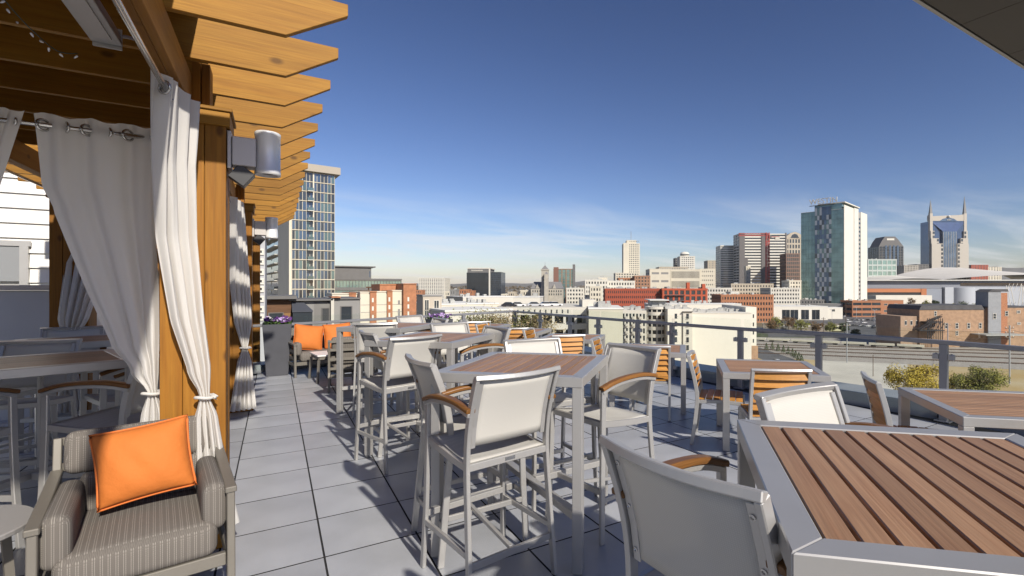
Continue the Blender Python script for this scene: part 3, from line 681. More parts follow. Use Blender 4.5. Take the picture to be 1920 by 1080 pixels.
def make_chair():
    """slatted dining chair facing local +y"""
    t = thing('dining_chair', 'dining chair', 'chair')
    hw = 0.225
    rear = [(0, -0.265, 0.0), (0, -0.235, 0.2), (0, -0.212, 0.42), (0, -0.215, 0.52), (0, -0.245, 0.68), (0, -0.285, 0.83), (0, -0.292, 0.855)]
    rp_ = cr_interp([Vector(p) for p in rear], 3)
    def yb(z):
        for a, b in zip(rp_, rp_[1:]):
            if a.z <= z <= b.z: return a.y + (b.y - a.y) * (z - a.z) / (b.z - a.z)
        return rp_[-1].y
    for s in (-1, 1):
        MB().rbar([(s * hw, p.y, p.z) for p in rp_], 0.028, 0.036, up=(0, 1, 0.15)).build('leg', alu_lt, t, bevel=0.003)
        MB().rbar([(s * hw, 0.235, 0.0), (s * hw, 0.218, 0.22), (s * hw, 0.21, 0.43)], 0.026, 0.034, up=(0, 1, 0.1)).build('leg', alu_lt, t, bevel=0.003)
        MB().rbar([(s * hw, -0.2, 0.425), (s * hw, 0.0, 0.44), (s * hw, 0.2, 0.43)], 0.024, 0.034).build('seat_rail', alu_lt, t, bevel=0.003)
    MB().rbar([(hw * q * 1.06, -0.293 - 0.022 * (1 - q * q), 0.857) for q in [i / 6 - 1 for i in range(13)]], 0.036, 0.022, up=(0, 0.3, 1)).build('top_rail', alu_lt, t, bevel=0.003)
    for y in (-0.2, 0.2): MB().bar((-hw, y, 0.425), (hw, y, 0.425), 0.022, 0.03).build('seat_rail', alu_lt, t, bevel=0.003)
    for i in range(5):
        z = 0.535 + i * 0.067
        pts = [(hw * q * 0.94, yb(z) - 0.022 * (1 - q * q) * (0.4 + 0.12 * i), z) for q in [k / 5 - 1 for k in range(11)]]
        MB().rbar(pts, 0.013, 0.060, up=(0, 0.28, 1)).build('back_slat', teak, t, bevel=0.002)
    for i in range(6):
        y = -0.17 + i * 0.07; z = 0.452 + 0.008 * math.sin(math.pi * i / 5)
        MB().box(-hw + 0.006, hw - 0.006, y - 0.031, y + 0.031, z - 0.006, z + 0.008).build('seat_slat', teak, t, bevel=0.002)
    return t

# ---- bar tables: slats run 47 degrees from the walkway's cross axis
TA = R(46.5)
bt = make_table('bar_table', 'bar table', 1.053, 0.93, 0.88, 11)
dt = make_table('dining_table', 'dining table', 0.74, 0.94, 0.94, 16, frame=0.075, fh=0.058, leg=0.062, stretcher=False)
st = make_stool()
stb = make_stool(bolts=True)
ch = make_chair()
index_kids()
TABS = [((1.43, 0.59), TA, 'large bar table in the right foreground with broad brown slats'),
        ((1.385, 2.86), TA, 'centre bar table with pale brown slats nearest the walkway'),
        ((1.325, 4.87), TA - 0.03, 'second bar table from the front along the walkway'),
        ((1.27, 6.70), TA - 0.03, 'third bar table along the walkway before the lounge seats'),
        ((-1.37, 4.66), R(109 - 90), 'bar table in the shade behind the grey curtain'),
        ((-1.45, 6.45), R(25), 'second shaded bar table deep inside the cabana')]
for i, (p, a, l) in enumerate(TABS): place(bt, i == 0, (*p, 0), a, l, 'bar height slat tables')
ua = Vector((math.cos(TA), math.sin(TA), 0)); ub = Vector((math.sin(TA), -math.cos(TA), 0))
# a stool facing direction g stands with its origin at p
def face(g): return math.atan2(g.y, g.x) - math.pi / 2
c0, c1, c2, c3 = [Vector((*TABS[i][0], 0)) for i in range(4)]
G = 'white mesh bar stools with timber arms'
STOOLS = [((0.98, 2.55), 99, 'bar stool with its white back turned to the viewer at the centre table'),
          ((1.03, 2.96), 3, 'bar stool seen edge on at the walkway side of the centre table'),
          ((1.85, 2.73), 191, 'bar stool with white back on the right side of the centre table'),
          ((1.76, 3.28), 269, 'bar stool behind the centre table, only its wide white back showing'),
          ((0.93, 4.63), 108, 'bar stool with pale back in front of the second table'),
          ((1.05, 5.03), 6, 'bar stool seen edge on at the walkway side of the second table'),
          ((1.68, 4.84), 190, 'bar stool with white back on the right side of the second table'),
          ((1.82, 5.45), 284, 'bar stool behind the second table, its white back half hidden'),
          ((1.10, 6.52), 72, 'bar stool with greyish back in front of the third table'),
          ((1.86, 7.35), 300, 'bar stool behind the third table near the far planter'),
          ((1.58, 6.63), 186, 'bar stool with small white back right of the third table'),
          ((1.81, 0.93), 269, 'bar stool behind the foreground table with its back tilted in view'),
          ((-0.84, 4.24), 150, 'shaded bar stool with timber arms in front of the cabana table'),
          ((-1.62, 4.12), 60, 'shaded bar stool cut by the left edge of the picture'),
          ((-1.62, 5.25), 262, 'shaded bar stool with its back rising behind the cabana table'),
          ((-0.93, 5.05), 205, 'shaded bar stool at the right end of the cabana table'),
          ((-1.05, 6.1), 160, 'shaded bar stool deep in the cabana beside the second table'),
          ((-1.75, 6.95), 280, 'shaded bar stool by the rear cabana post'),
          ((-1.85, 5.9), 20, 'shaded bar stool next to the partition wall')]
place(stb, True, (1.12, 0.93, 0), R(7 - 90), 'close bar stool with white mesh back and bolts, cut by the bottom edge', G)
for i, (p, a, l) in enumerate(STOOLS): place(st, i == 0, (*p, 0), R(a - 90), l, G)
DT = [((4.22, 3.24), 'dining table by the railing with a slatted chair drawn up at its front'),
      ((4.24, 1.35), 'reddish brown dining table at the right edge of the terrace'),
      ((4.20, 5.06), 'dining table behind the right hand bar stool'),
      ((4.11, 6.90), 'dining table with orange slat chair further along the railing'),
      ((3.92, 8.47), 'small looking dining table near the railing corner'),
      ((3.75, 10.05), 'farthest dining table before the shrubs')]
for i, (p, l) in enumerate(DT): place(dt, i == 0, (*p, 0), TA - math.pi / 2, l, 'low slat dining tables')
CH = [((3.80, 3.47), -50, 'slatted chair seen from its side by the railing table'),
      ((3.70, 2.80), 52, 'slatted chair with bright orange back before the railing table'),
      ((3.97, 1.77), -50, 'slatted chair in profile left of the reddish table'),
      ((3.86, 4.63), 48, 'slatted chair partly hidden behind the right hand bar stool'),
      ((3.61, 6.29), 72, 'orange slat chair in front of the fourth railing table'),
      ((3.80, 5.24), -46, 'slatted chair with dark back left of the hidden dining table'),
      ((3.54, 7.80), 66, 'orange slat chair beside the white stool back of the second table'),
      ((3.71, 7.08), -46, 'slatted chair with small dark back between two orange chairs'),
      ((3.45, 9.65), 85, 'farthest orange slat chair toward the railing corner'),
      ((3.50, 8.68), -46, 'slatted chair with dark back near the railing corner'),
      ((3.86, 0.90), 45, 'slatted chair barely entering at the right edge')]
for i, (p, a, l) in enumerate(CH): place(ch, i == 0, (*p, 0), R(a - 90), l, 'aluminium chairs with timber slats')

# ---- lounge seats
def cushion(name, m, parent, c, s, r, rot=(0, 0, 0), seg=4, bulge=0.0):
    bm = bmesh.new(); bmesh.ops.create_cube(bm, size=1.0)
    for v in bm.verts: v.co = Vector((v.co.x * s[0], v.co.y * s[1], v.co.z * s[2]))
    bmesh.ops.bevel(bm, geom=bm.edges[:] , offset=min(r, 0.45 * min(s)), segments=seg, affect='EDGES', profile=0.5)
    big = {e for f in bm.faces if f.calc_area() > 0.004 and len(f.verts) == 4 for e in f.edges if e.calc_length() > 0.08}
    bmesh.ops.subdivide_edges(bm, edges=list(big), cuts=4, use_grid_fill=True)
    for v in bm.verts:
        a, b, c_ = (2 * v.co.x / s[0], 2 * v.co.y / s[1], 2 * v.co.z / s[2])
        v.co.z += bulge * (1 - a * a) * (1 - b * b) * (1 if c_ > 0 else -0.3)
        v.co.x += bulge * 0.4 * a * (1 - c_ * c_); v.co.y += bulge * 0.4 * b * (1 - c_ * c_)
    M4 = Matrix.Translation(c) @ (Matrix.Rotation(rot[2], 4, 'Z') @ Matrix.Rotation(rot[1], 4, 'Y') @ Matrix.Rotation(rot[0], 4, 'X'))
    bmesh.ops.transform(bm, matrix=M4, verts=bm.verts)
    me = bpy.data.meshes.new(name); bm.to_mesh(me); bm.free(); me.shade_smooth(); me.materials.append(m)
    return link(name, me, None, parent)
def make_lounge(name, label, cat, wd, seats=1, frame_m=taupe):
    t = thing(name, label, cat); h = wd / 2
    for s in (-1, 1):
        X = s * (h - 0.02)
        MB().rbar([(X, 0.36, 0.0), (X, 0.345, 0.3), (X, 0.33, 0.545)], 0.035, 0.05, up=(0, 1, 0)).build('leg', frame_m, t, bevel=0.004)
        MB().rbar([(X, -0.40, 0.0), (X, -0.345, 0.28), (X, -0.36, 0.5), (X, -0.42, 0.765)], 0.035, 0.045, up=(0, 1, 0)).build('leg', frame_m, t, bevel=0.004)
        MB().rbar([(X, 0.365, 0.555), (X, 0.0, 0.575), (X, -0.372, 0.605)], 0.05, 0.028).build('armrest', frame_m, t, bevel=0.004)
        for z in (0.32, 0.44): MB().bar((X, 0.32, z), (X, -0.34, z + 0.01), 0.016, 0.05).build('side_slat', frame_m, t, bevel=0.002)
        MB().bar((X, 0.33, 0.215), (X, -0.345, 0.215), 0.03, 0.05).build('seat_rail', frame_m, t, bevel=0.003)
        cushion('arm_cushion', dotfab, t, (s * (h - 0.085), 0.03, 0.475), (0.10, 0.60, 0.225), 0.04, bulge=0.008)
    MB().bar((-h + 0.04, 0.335, 0.225), (h - 0.04, 0.335, 0.225), 0.035, 0.06).build('seat_rail', frame_m, t, bevel=0.004)
    MB().bar((-h + 0.04, -0.33, 0.225), (h - 0.04, -0.33, 0.225), 0.035, 0.05).build('seat_rail', frame_m, t, bevel=0.004)
    for i, z in enumerate((0.34, 0.48, 0.62, 0.745)):
        y = -0.345 - max(0, z - 0.4) * 0.20
        MB().bar((-h + 0.03, y - 0.008, z), (h - 0.03, y - 0.008, z), 0.016, 0.04).build('back_slat', frame_m, t, bevel=0.002)
    sw = (wd - 0.26) / seats
    for i in range(seats):
        x = -wd / 2 + 0.13 + (i + 0.5) * sw
        cushion('seat_cushion', dotfab, t, (x, 0.04, 0.335), (sw + (0.10 if seats == 1 else 0.04), 0.64, 0.165), 0.045, bulge=0.018)
        cushion('back_cushion', dotfab, t, (x, -0.295, 0.50), (sw + 0.03, 0.10, 0.20), 0.035, rot=(0.12, 0, 0), bulge=0.0)
        cushion('back_cushion', dotfab, t, (x, -0.335, 0.70), (sw + (0.16 if seats == 1 else 0.06), 0.115, 0.21), 0.045, rot=(0.2, 0, 0), bulge=0.0)
    return t
a1 = make_lounge('armchair', 'large grey dotted armchair in the left foreground', 'armchair', 0.74)
a1.location = (-0.555, 3.20, 0); a1.rotation_euler = (0, 0, math.pi + R(9)); a1.scale = (0.93, 0.93, 1.0)
index_kids()
place(a1, False, (1.03, 8.40, 0), R(-6), 'far armchair with slatted back turned to the viewer', 'grey cushioned armchairs')
place(a1, False, (2.35, 9.75, 0), R(115), 'far armchair behind the third table with orange pillow', 'grey cushioned armchairs')
a1['group'] = 'grey cushioned armchairs'
so = make_lounge('sofa', 'two seat grey sofa with orange pillows at the far end of the walkway', 'sofa', 1.40, 2)
so.location = (0.88, 10.2, 0); so.rotation_euler = (0, 0, math.pi + R(12))
def pillow(label, loc, rot, sx=0.235, sz=0.225, th=0.085):
    t = thing('pillow', label, 'pillow', loc, 0, 'orange throw pillows'); t.rotation_euler = rot
    def side(sg):
        def fn(u, v):
            a, b = 2 * u - 1, 2 * v - 1
            hgt = th * max(0.0, (1 - a ** 4) * (1 - b ** 4)) ** 0.55 * (1 - 0.22 * a * a - 0.22 * b * b)
            hgt += 0.004 * math.sin(9 * a + 5 * b) * (1 - a * a) * (1 - b * b)
            return (sx * a * (1 - 0.055 * (1 - b * b)), -sg * hgt, sz * b * (1 - 0.055 * (1 - a * a)))
        return fn
    m = MB(); m.grid(side(1), 22, 22); m.grid(side(-1), 22, 22)
    m.build('cover', orange, t, smooth=True, merge=True)
    ring = []
    for k in range(64):
        q = k / 16; e = int(q); f = 2 * (q - e) - 1
        a, b = [(f, -1), (1, f), (-f, 1), (-1, -f)][e]
        ring.append((sx * a * (1 - 0.055 * (1 - b * b)), 0, sz * b * (1 - 0.055 * (1 - a * a))))
    MB().tube(ring, 0.0055, 6, closed=True).build('piping', piping, t, smooth=True)
    return t
pillow('big orange pillow on the foreground armchair', (-0.555, 3.25, 0.665), (R(-14), R(-7), R(4)), 0.187, 0.180, 0.08)
pillow('left orange pillow on the far sofa', (0.50, 9.98, 0.65), (R(-14), R(8), R(8)))
pillow('right orange pillow on the far sofa', (0.98, 10.1, 0.65), (R(-14), R(-3), R(8)))
pillow('orange pillow glimpsed behind the third bar table', (2.42, 9.82, 0.62), (R(-14), R(5), R(-65)))
# side table and coffee table
sidetop = mat('grey_laminate_top', (0.30, 0.29, 0.285), rough=0.35, var=0.03)
s1 = thing('side_table', 'round grey side table at the lower left corner', 'table', (-1.215, 3.17, 0))
MB().lathe([(0, 0.475), (0.285, 0.475), (0.295, 0.482), (0.295, 0.497), (0.29, 0.502), (0, 0.502)], 48).build('top', sidetop, s1)
for k in range(4):
    a = k * math.pi / 2 + 0.5
    MB().bar((0.2 * math.cos(a), 0.2 * math.sin(a), 0.474), (0.23 * math.cos(a), 0.23 * math.sin(a), 0), 0.03, 0.03).build('leg', taupe, s1)
MB().tube([(0.2 * math.cos(a), 0.2 * math.sin(a), 0.2) for a in [2 * math.pi * i / 24 for i in range(24)]], 0.01, 6, closed=True).build('stretcher_ring', taupe, s1)
s2 = thing('coffee_table', 'small white topped table in front of the far sofa', 'table', (0.80, 9.25, 0), R(8))
MB().box(-0.27, 0.27, -0.3, 0.3, 0.425, 0.45).build('top', mat('white_table_top', (0.72, 0.70, 0.68), rough=0.4), s2, bevel=0.004)
for sx in (-1, 1):
    for sy in (-1, 1): MB().bar((sx * 0.245, sy * 0.275, 0.37), (sx * 0.27, sy * 0.30, 0), 0.03, 0.03).build('leg', taupe, s2)
for sy in (-1, 1): MB().bar((-0.24, sy * 0.27, 0.40), (0.24, sy * 0.27, 0.40), 0.025, 0.05).build('apron', taupe, s2)
for sx in (-1, 1): MB().bar((sx * 0.24, -0.255, 0.40), (sx * 0.24, 0.255, 0.40), 0.025, 0.05).build('apron', taupe, s2)

# ---- planters with pansies
purple = mat('purple_petal', (0.10, 0.025, 0.17), rough=0.7, var=0.5, scale=8)
lilac = mat('lilac_petal', (0.42, 0.30, 0.55), rough=0.7, var=0.2, scale=8)
whitep = mat('white_petal', (0.82, 0.80, 0.72), rough=0.7)
def leaf_mesh(m, p, n, s, rnd):
    n = n.normalized(); a = n.orthogonal().normalized(); a = (Matrix.Rotation(rnd.uniform(0, 6.28), 3, n) @ a); b = n.cross(a)
    m.add([p - a * s, p + b * s * 0.45 + n * s * 0.15, p + a * s, p - b * s * 0.45 + n * s * 0.15], [(0, 1, 2), (0, 2, 3)])
def flower_mesh(r):
    m = MB()
    for k in range(5):
        a = k * 2 * math.pi / 5
        c = Vector((math.cos(a), math.sin(a), 0)) * r * 0.55; q = Vector((-math.sin(a), math.cos(a), 0)) * r * 0.42
        o = Vector((math.cos(a), math.sin(a), 0.25)) * r
        m.add([(0, 0, 0), c - q, o - q * 0.6, o + q * 0.6, c + q], [(0, 1, 2, 3, 4)])
    return m
def planter(label, loc, wt, wb, h, n, cols, seed, rz=0.0):
    rnd = random.Random(seed)
    t = thing('planter', label, 'planter', loc, rz)
    m = MB(); a, b, c = wb / 2, wt / 2, wt / 2 - 0.025
    vs = [(x * k, y * k, z) for k, z in ((a, 0.0), (b, h), (c, h), (c, h - 0.06)) for x, y in ((-1, -1), (1, -1), (1, 1), (-1, 1))]
    fs = [(3, 2, 1, 0)] + [(L * 4 + i, L * 4 + (i + 1) % 4, L * 4 + 4 + (i + 1) % 4, L * 4 + 4 + i) for L in range(3) for i in range(4)]
    m.add(vs, fs).build('pot', planter_m, t, bevel=0.006)
    MB().box(-c, c, -c, c, h - 0.07, h - 0.035).build('soil', soil, t)
    g = thing('pansies', label.replace('planter', 'pansies growing in the planter', 1)[:90] if False else PANSY[seed], 'flowers', (loc[0], loc[1], h - 0.035), rz)
    L = MB()
    for k in range(420):
        p = Vector((rnd.uniform(-c, c) * 1.08, rnd.uniform(-c, c) * 1.08, abs(rnd.gauss(0.035, 0.035)) + 0.01))
        leaf_mesh(L, p, Vector((rnd.uniform(-1, 1), rnd.uniform(-1, 1), 0.9)), rnd.uniform(0.018, 0.035), rnd)
    L.build('foliage', leafm, g, recalc=False, kind='stuff')
    fm = {}
    for i, cm in enumerate(cols):
        fm[i] = flower_mesh(0.034).mesh('flower', recalc=False); fm[i].materials.append(cm)
    for k in range(n):
        i = rnd.randrange(len(cols))
        o = link('flower', fm[i], None, g, (rnd.uniform(-c, c) * 1.05, rnd.uniform(-c, c) * 1.05, rnd.uniform(0.05, 0.15)), rot=(rnd.uniform(0.1, 1.3), rnd.uniform(-0.6, 0.6), rnd.uniform(-0.8, 0.8)))
        o.scale = (1, 1, 1)
    return t
PANSY = {11: 'purple and white pansies growing in the tall planter by the walkway end', 12: 'purple spiky flowers growing in the planter by the far railing'}
planter('tall tapered dark grey planter at the end of the walkway', (0.03, 10.25, 0), 0.44, 0.33, 0.90, 60, [purple, purple, purple, whitep, lilac], 11)
planter('dark planter box with purple flowers by the far railing', (3.02, 10.7, 0), 0.42, 0.34, 0.86, 46, [purple, lilac, lilac], 12, R(16))

# ================================================================ THE CITY
ZG = -28.0
def cmat(name, c, rough=0.8, **k): return mat(name, c, rough=rough, **k)
conc = cmat('pale_concrete', (0.56, 0.53, 0.46), var=0.06, scale=0.15)
cream = cmat('cream_wall', (0.60, 0.55, 0.44), var=0.05, scale=0.1)
white_w = cmat('white_wall', (0.64, 0.61, 0.53), var=0.03, scale=0.1)
tan_w = cmat('tan_wall', (0.45, 0.39, 0.30), var=0.06, scale=0.1)
greyd = cmat('charcoal_cladding', (0.14, 0.135, 0.13), var=0.08, scale=0.5)
greym = cmat('grey_cladding', (0.23, 0.225, 0.215), var=0.06, scale=0.5)
brick = cmat('orange_brick', (0.36, 0.155, 0.075), var=0.16, scale=1.5)
redbrick = cmat('red_brick', (0.33, 0.072, 0.035), var=0.12, scale=1.2)
brownbrick = cmat('brown_brick', (0.34, 0.215, 0.13), var=0.18, scale=0.6)
roofw = cmat('white_roof_membrane', (0.68, 0.67, 0.63), var=0.05, scale=0.2)
roofd = cmat('dark_roof', (0.075, 0.073, 0.075), var=0.15, scale=0.3)
unit_m = cmat('rooftop_unit_metal', (0.36, 0.36, 0.34), rough=0.5, var=0.1, scale=1)
def glz(name, c, rough=0.08, var=0.3, scale=0.12):
    return node_rand(mat(name, c, rough=rough, spec=0.9, var=var, scale=scale, metal=0.35), 0.18)
gdark = glz('dark_window_glass', (0.05, 0.06, 0.07))
gblue = glz('blue_window_glass', (0.07, 0.11, 0.17))
ggreen = glz('green_window_glass', (0.11, 0.17, 0.17))
gteal = glz('teal_curtain_wall', (0.17, 0.27, 0.26))
gblack = glz('black_curtain_wall', (0.02, 0.028, 0.038))

def corner_dims(pl, pc, pr, d, th):
    uc, ul, ur = [(p - CX) / F for p in (pc, pl, pr)]
    a = d * (uc - ul) / (math.cos(th) + ul * math.sin(th))
    b = d * (ur - uc) / (math.sin(th) - ur * math.cos(th)) if pr is not None else 0
    return a, b
def face_grid(m, O, u, n, W, z0, z1, nx, nz, pier, band, proud, edge=None, top=True):
    """piers and spandrel bands standing proud of the glass, so every window is a real recess"""
    cw, chh = W / nx, (z1 - z0) / nz; e = cw * pier if edge is None else edge
    for i in range(nx + 1):
        c = i * cw; hw = cw * pier / 2
        a0, a1 = (c - hw, c + hw)
        if i == 0: a0, a1 = 0, max(hw, e)
        if i == nx: a0, a1 = W - max(hw, e), W
        if pier > 0 or i in (0, nx): m.ob(O, u, n, (0, 0, 1), a0, a1, z0, z1, -0.05, proud)
    for j in range(nz + 1):
        c = z0 + j * chh; hb_ = chh * band / 2
        b0, b1 = (c - hb_, c + hb_)
        if j == 0: b0 = z0
        if j == nz: b1 = z1
        if band > 0 or j == nz: m.ob(O, u, n, (0, 0, 1), 0.01, W - 0.01, b0, b1, -0.05, proud * 0.93)
def gw(pl, pr, d):
    """width of a front that runs square to the walkway between two photo columns"""
    ul, ur = (pl - CX) / F, (pr - CX) / F
    return d * (ur - ul) / (FY - ur * FX)
def bldg(name, label, pl, pr, pt, d, dep, wm, gm, nx, nz, pier=0.4, band=0.45, th=0.0, pc=None, nxb=None, zb=ZG, proud=0.35, roof=None, parapet=0.8, units=0, cat='building', group=None, pier_b=None, band_b=None, wmb=None, seed=0, grid=False):
    """office block: a glazed core with a wall grid on the faces in view.  pc: column of the near corner if two faces show"""
    rnd = random.Random(hash(label) % 9999 if False else seed + int(pl))
    zt = zat(pt, d)
    if pc is None:
        c = at(pl, d); B = dep; rz = -YAW if not grid else 0.0
        W = (pr - pl) * d / F if not grid else gw(pl, pr, d)
        t = thing(name, label, cat, (c.x, c.y, zb), rz, group)
    else:
        a, b = corner_dims(pl, pc, pr, d, th); W, B = a, b
        c = at(pc, d); t = thing(name, label, cat, (c.x, c.y, zb), -YAW - th, group)
    H = zt - zb
    # local frame: x along the front face (to the right), y away from the viewer
    x0 = 0.0 if pc is None else -W
    g = 0.4
    MB().box(x0 + 0.1, x0 + W - 0.1, 0.1, B - 0.1, 0, H - 0.3).build('glazing', gm, t)
    m = MB(); face_grid(m, (x0, 0.1, 0), (1, 0, 0), (0, -1, 0), W, 0, H, nx, nz, pier, band, proud)
    m.build('wall', wm, t)
    nb = nxb or max(2, int(B / (W / nx)))
    m = MB(); face_grid(m, (x0 + W - 0.1, 0, 0), (0, 1, 0), (1, 0, 0), B, 0, H, nb, nz, pier if pier_b is None else pier_b, band if band_b is None else band_b, proud); m.build('wall', wmb or wm, t)
    m = MB(); face_grid(m, (x0 + 0.1, 0, 0), (0, 1, 0), (-1, 0, 0), B, 0, H, nb, nz, pier if pier_b is None else pier_b, band if band_b is None else band_b, proud); m.build('wall', wmb or wm, t)
    MB().box(x0 - proud, x0 + W + proud, -proud, B + proud, H - 0.25, H + 0.05).build('roof', roof or wm, t)
    if parapet:
        p = MB(); q = proud + 0.05
        p.box(x0 - q, x0 + W + q, -q, -q + 0.5, H - 0.3, H + parapet); p.box(x0 + W + q - 0.5, x0 + W + q, -q + 0.51, B + q, H - 0.3, H + parapet); p.box(x0 - q, x0 - q + 0.5, -q + 0.51, B + q, H - 0.3, H + parapet)
        p.box(x0 - q + 0.51, x0 + W + q - 0.51, B + q - 0.5, B + q, H - 0.3, H + parapet); p.build('parapet', wm, t)
    for k in range(units):
        sx, sy, sz = rnd.uniform(1.2, 3), rnd.uniform(1.2, 3), rnd.uniform(1.2, 2.4)
        x = rnd.uniform(x0 + 2, x0 + W - 4); y = rnd.uniform(1.5, max(2, B - 4))
        MB().box(x, x + sx, y, y + sy, H + 0.051, H + sz).build('rooftop_unit', unit_m, t)
    return t, (x0, W, B, H)
def plain(name, label, pl, pr, pt, d, dep, wm, zb=ZG, th=0, wins=None, gm=None, units=0, cat='building', roof=None, grid=False):
    """solid walled block with a few real window openings: wins = (col 0..1, row py, w m, h m)"""
    W = (pr - pl) * d / F if not grid else gw(pl, pr, d); c = at(pl, d); zt = zat(pt, d); H = zt - zb
    t = thing(name, label, cat, (c.x, c.y, zb), -YAW - th if not grid else 0.0)
    MB().box(0, W, 0, dep, 0, H).build('wall', wm, t)
    MB().box(-0.15, W + 0.15, -0.15, dep + 0.15, H + 0.002, H + 0.4).build('roof', roof or wm, t)
    for (cx_, py, ww, hh) in wins or []:
        x = cx_ * W; z = zat(py, d) - zb
        o = MB().box(x - ww / 2, x + ww / 2, -0.03, 0.15, z - hh / 2, z + hh / 2).build('window', gm or gdark, t)
        MB().box(x - ww / 2 - 0.12, x + ww / 2 + 0.12, -0.09, -0.02, z - hh / 2 - 0.14, z - hh / 2 - 0.01).box(x - ww / 2 - 0.12, x + ww / 2 + 0.12, -0.09, -0.02, z + hh / 2 + 0.01, z + hh / 2 + 0.14).box(x - ww / 2 - 0.12, x - ww / 2 - 0.005, -0.09, -0.02, z - hh / 2, z + hh / 2).box(x + ww / 2 + 0.005, x + ww / 2 + 0.12, -0.09, -0.02, z - hh / 2, z + hh / 2).box(x - 0.04, x + 0.04, -0.08, -0.031, z - hh / 2, z + hh / 2).build('frame', white_w, o)
    rnd = random.Random(int(pl))
    for k in range(units):
        sx, sy, sz = rnd.uniform(0.9, 2), rnd.uniform(0.9, 2), rnd.uniform(0.8, 1.6); x = rnd.uniform(1, W - 3); y = rnd.uniform(1.5, max(2, dep - 3))
        MB().box(x, x + sx, y, y + sy, H + 0.41, H + 0.4 + sz).build('rooftop_unit', unit_m, t)
    return t, (W, dep, H)
def text(body, size, m, parent, loc, rot=(R(90), 0, 0), name='lettering', depth=0.2):
    cu = bpy.data.curves.new(name, 'FONT'); cu.body = body; cu.size = size; cu.extrude = depth; cu.align_x = 'CENTER'; cu.align_y = 'CENTER'
    tmp = bpy.data.objects.new(name, cu); COL.objects.link(tmp)
    dg = bpy.context.evaluated_depsgraph_get(); me = bpy.data.meshes.new_from_object(tmp.evaluated_get(dg)); bpy.data.objects.remove(tmp)
    me.materials.clear(); me.materials.append(m)
    return link(name, me, None, parent, loc, rot=rot)

# ---- ground
def ground_material():
    m = bpy.data.materials.new('city_ground'); m.use_nodes = True; t = m.node_tree; b = t.nodes['Principled BSDF']; b.inputs['Roughness'].default_value = 0.95
    c = t.nodes.new('ShaderNodeTexCoord')
    v = t.nodes.new('ShaderNodeTexVoronoi'); v.inputs['Scale'].default_value = 0.011; t.links.new(c.outputs['Object'], v.inputs['Vector'])
    r = t.nodes.new('ShaderNodeValToRGB'); r.color_ramp.interpolation = 'CONSTANT'
    sp = t.nodes.new('ShaderNodeSeparateColor'); t.links.new(v.outputs['Color'], sp.inputs[0]); t.links.new(sp.outputs[0], r.inputs[0])
    e = r.color_ramp.elements; e[0].color = (0.09, 0.09, 0.088, 1); e[1].position = 0.3; e[1].color = (0.30, 0.28, 0.23, 1)
    for p, q in ((0.5, (0.06, 0.075, 0.03)), (0.68, (0.17, 0.14, 0.09)), (0.85, (0.40, 0.37, 0.30))):
        x = e.new(p); x.color = (*q, 1)
    n = t.nodes.new('ShaderNodeTexNoise'); n.inputs['Scale'].default_value = 0.05; n.inputs['Detail'].default_value = 9; t.links.new(c.outputs['Object'], n.inputs['Vector'])
    mx = t.nodes.new('ShaderNodeMixRGB'); mx.blend_type = 'OVERLAY'; mx.inputs[0].default_value = 0.6; t.links.new(r.outputs[0], mx.inputs[1]); t.links.new(n.outputs[0], mx.inputs[2])
    t.links.new(mx.outputs[0], b.inputs['Base Color']); return m
gr = MB().add([(-9000, -3000, 0), (14000, -3000, 0), (14000, 14000, 0), (-9000, 14000, 0)], [(0, 1, 2, 3)]).build('ground', ground_material(), None, (0, 0, ZG)); gr['kind'] = 'structure'
def patch(name, pts, m, z, kind='structure'):
    o = MB().add([(*at(p, d).xy, ZG + z) for p, d in pts], [tuple(range(len(pts)))]).build(name, m); o['kind'] = kind; return o
def gd(py): return F * (EYE - ZG) / (py - CY)       # depth of the street level seen at photo row py
dry = mat('dry_grass', (0.40, 0.28, 0.11), rough=0.95, var=0.45, scale=0.06, col2=(0.46, 0.38, 0.23), detail=9)
gravel = mat('rail_ballast', (0.33, 0.30, 0.26), rough=0.95, var=0.2, scale=0.8)
asphalt = mat('asphalt', (0.10, 0.10, 0.102), rough=0.9, var=0.2, scale=0.1)
lotc = mat('concrete_yard', (0.52, 0.49, 0.42), rough=0.9, var=0.12, scale=0.08)
patch('field', [(1180, gd(790)), (2300, gd(790)), (2300, gd(645)), (1180, gd(640))], dry, 0.02)
patch('path', [(1545, gd(735)), (1740, gd(740)), (1690, gd(668)), (1540, gd(672))], lotc, 0.03)
rb = patch('railway_bed', [(1380, gd(668)), (2100, gd(702)), (2100, gd(640)), (1380, gd(632))], gravel, 0.04)
patch('road', [(1400, gd(745)), (1530, gd(745)), (1495, gd(676)), (1425, gd(652)), (1380, gd(650)), (1400, gd(662)), (1450, gd(683))], asphalt, 0.05)
patch('parking_lot', [(1440, gd(632)), (1740, gd(630)), (1720, gd(600)), (1440, gd(596))], asphalt, 0.03)
patch('street', [(1180, gd(600)), (1960, gd(596)), (1960, gd(584)), (1180, gd(586))], asphalt, 0.06)
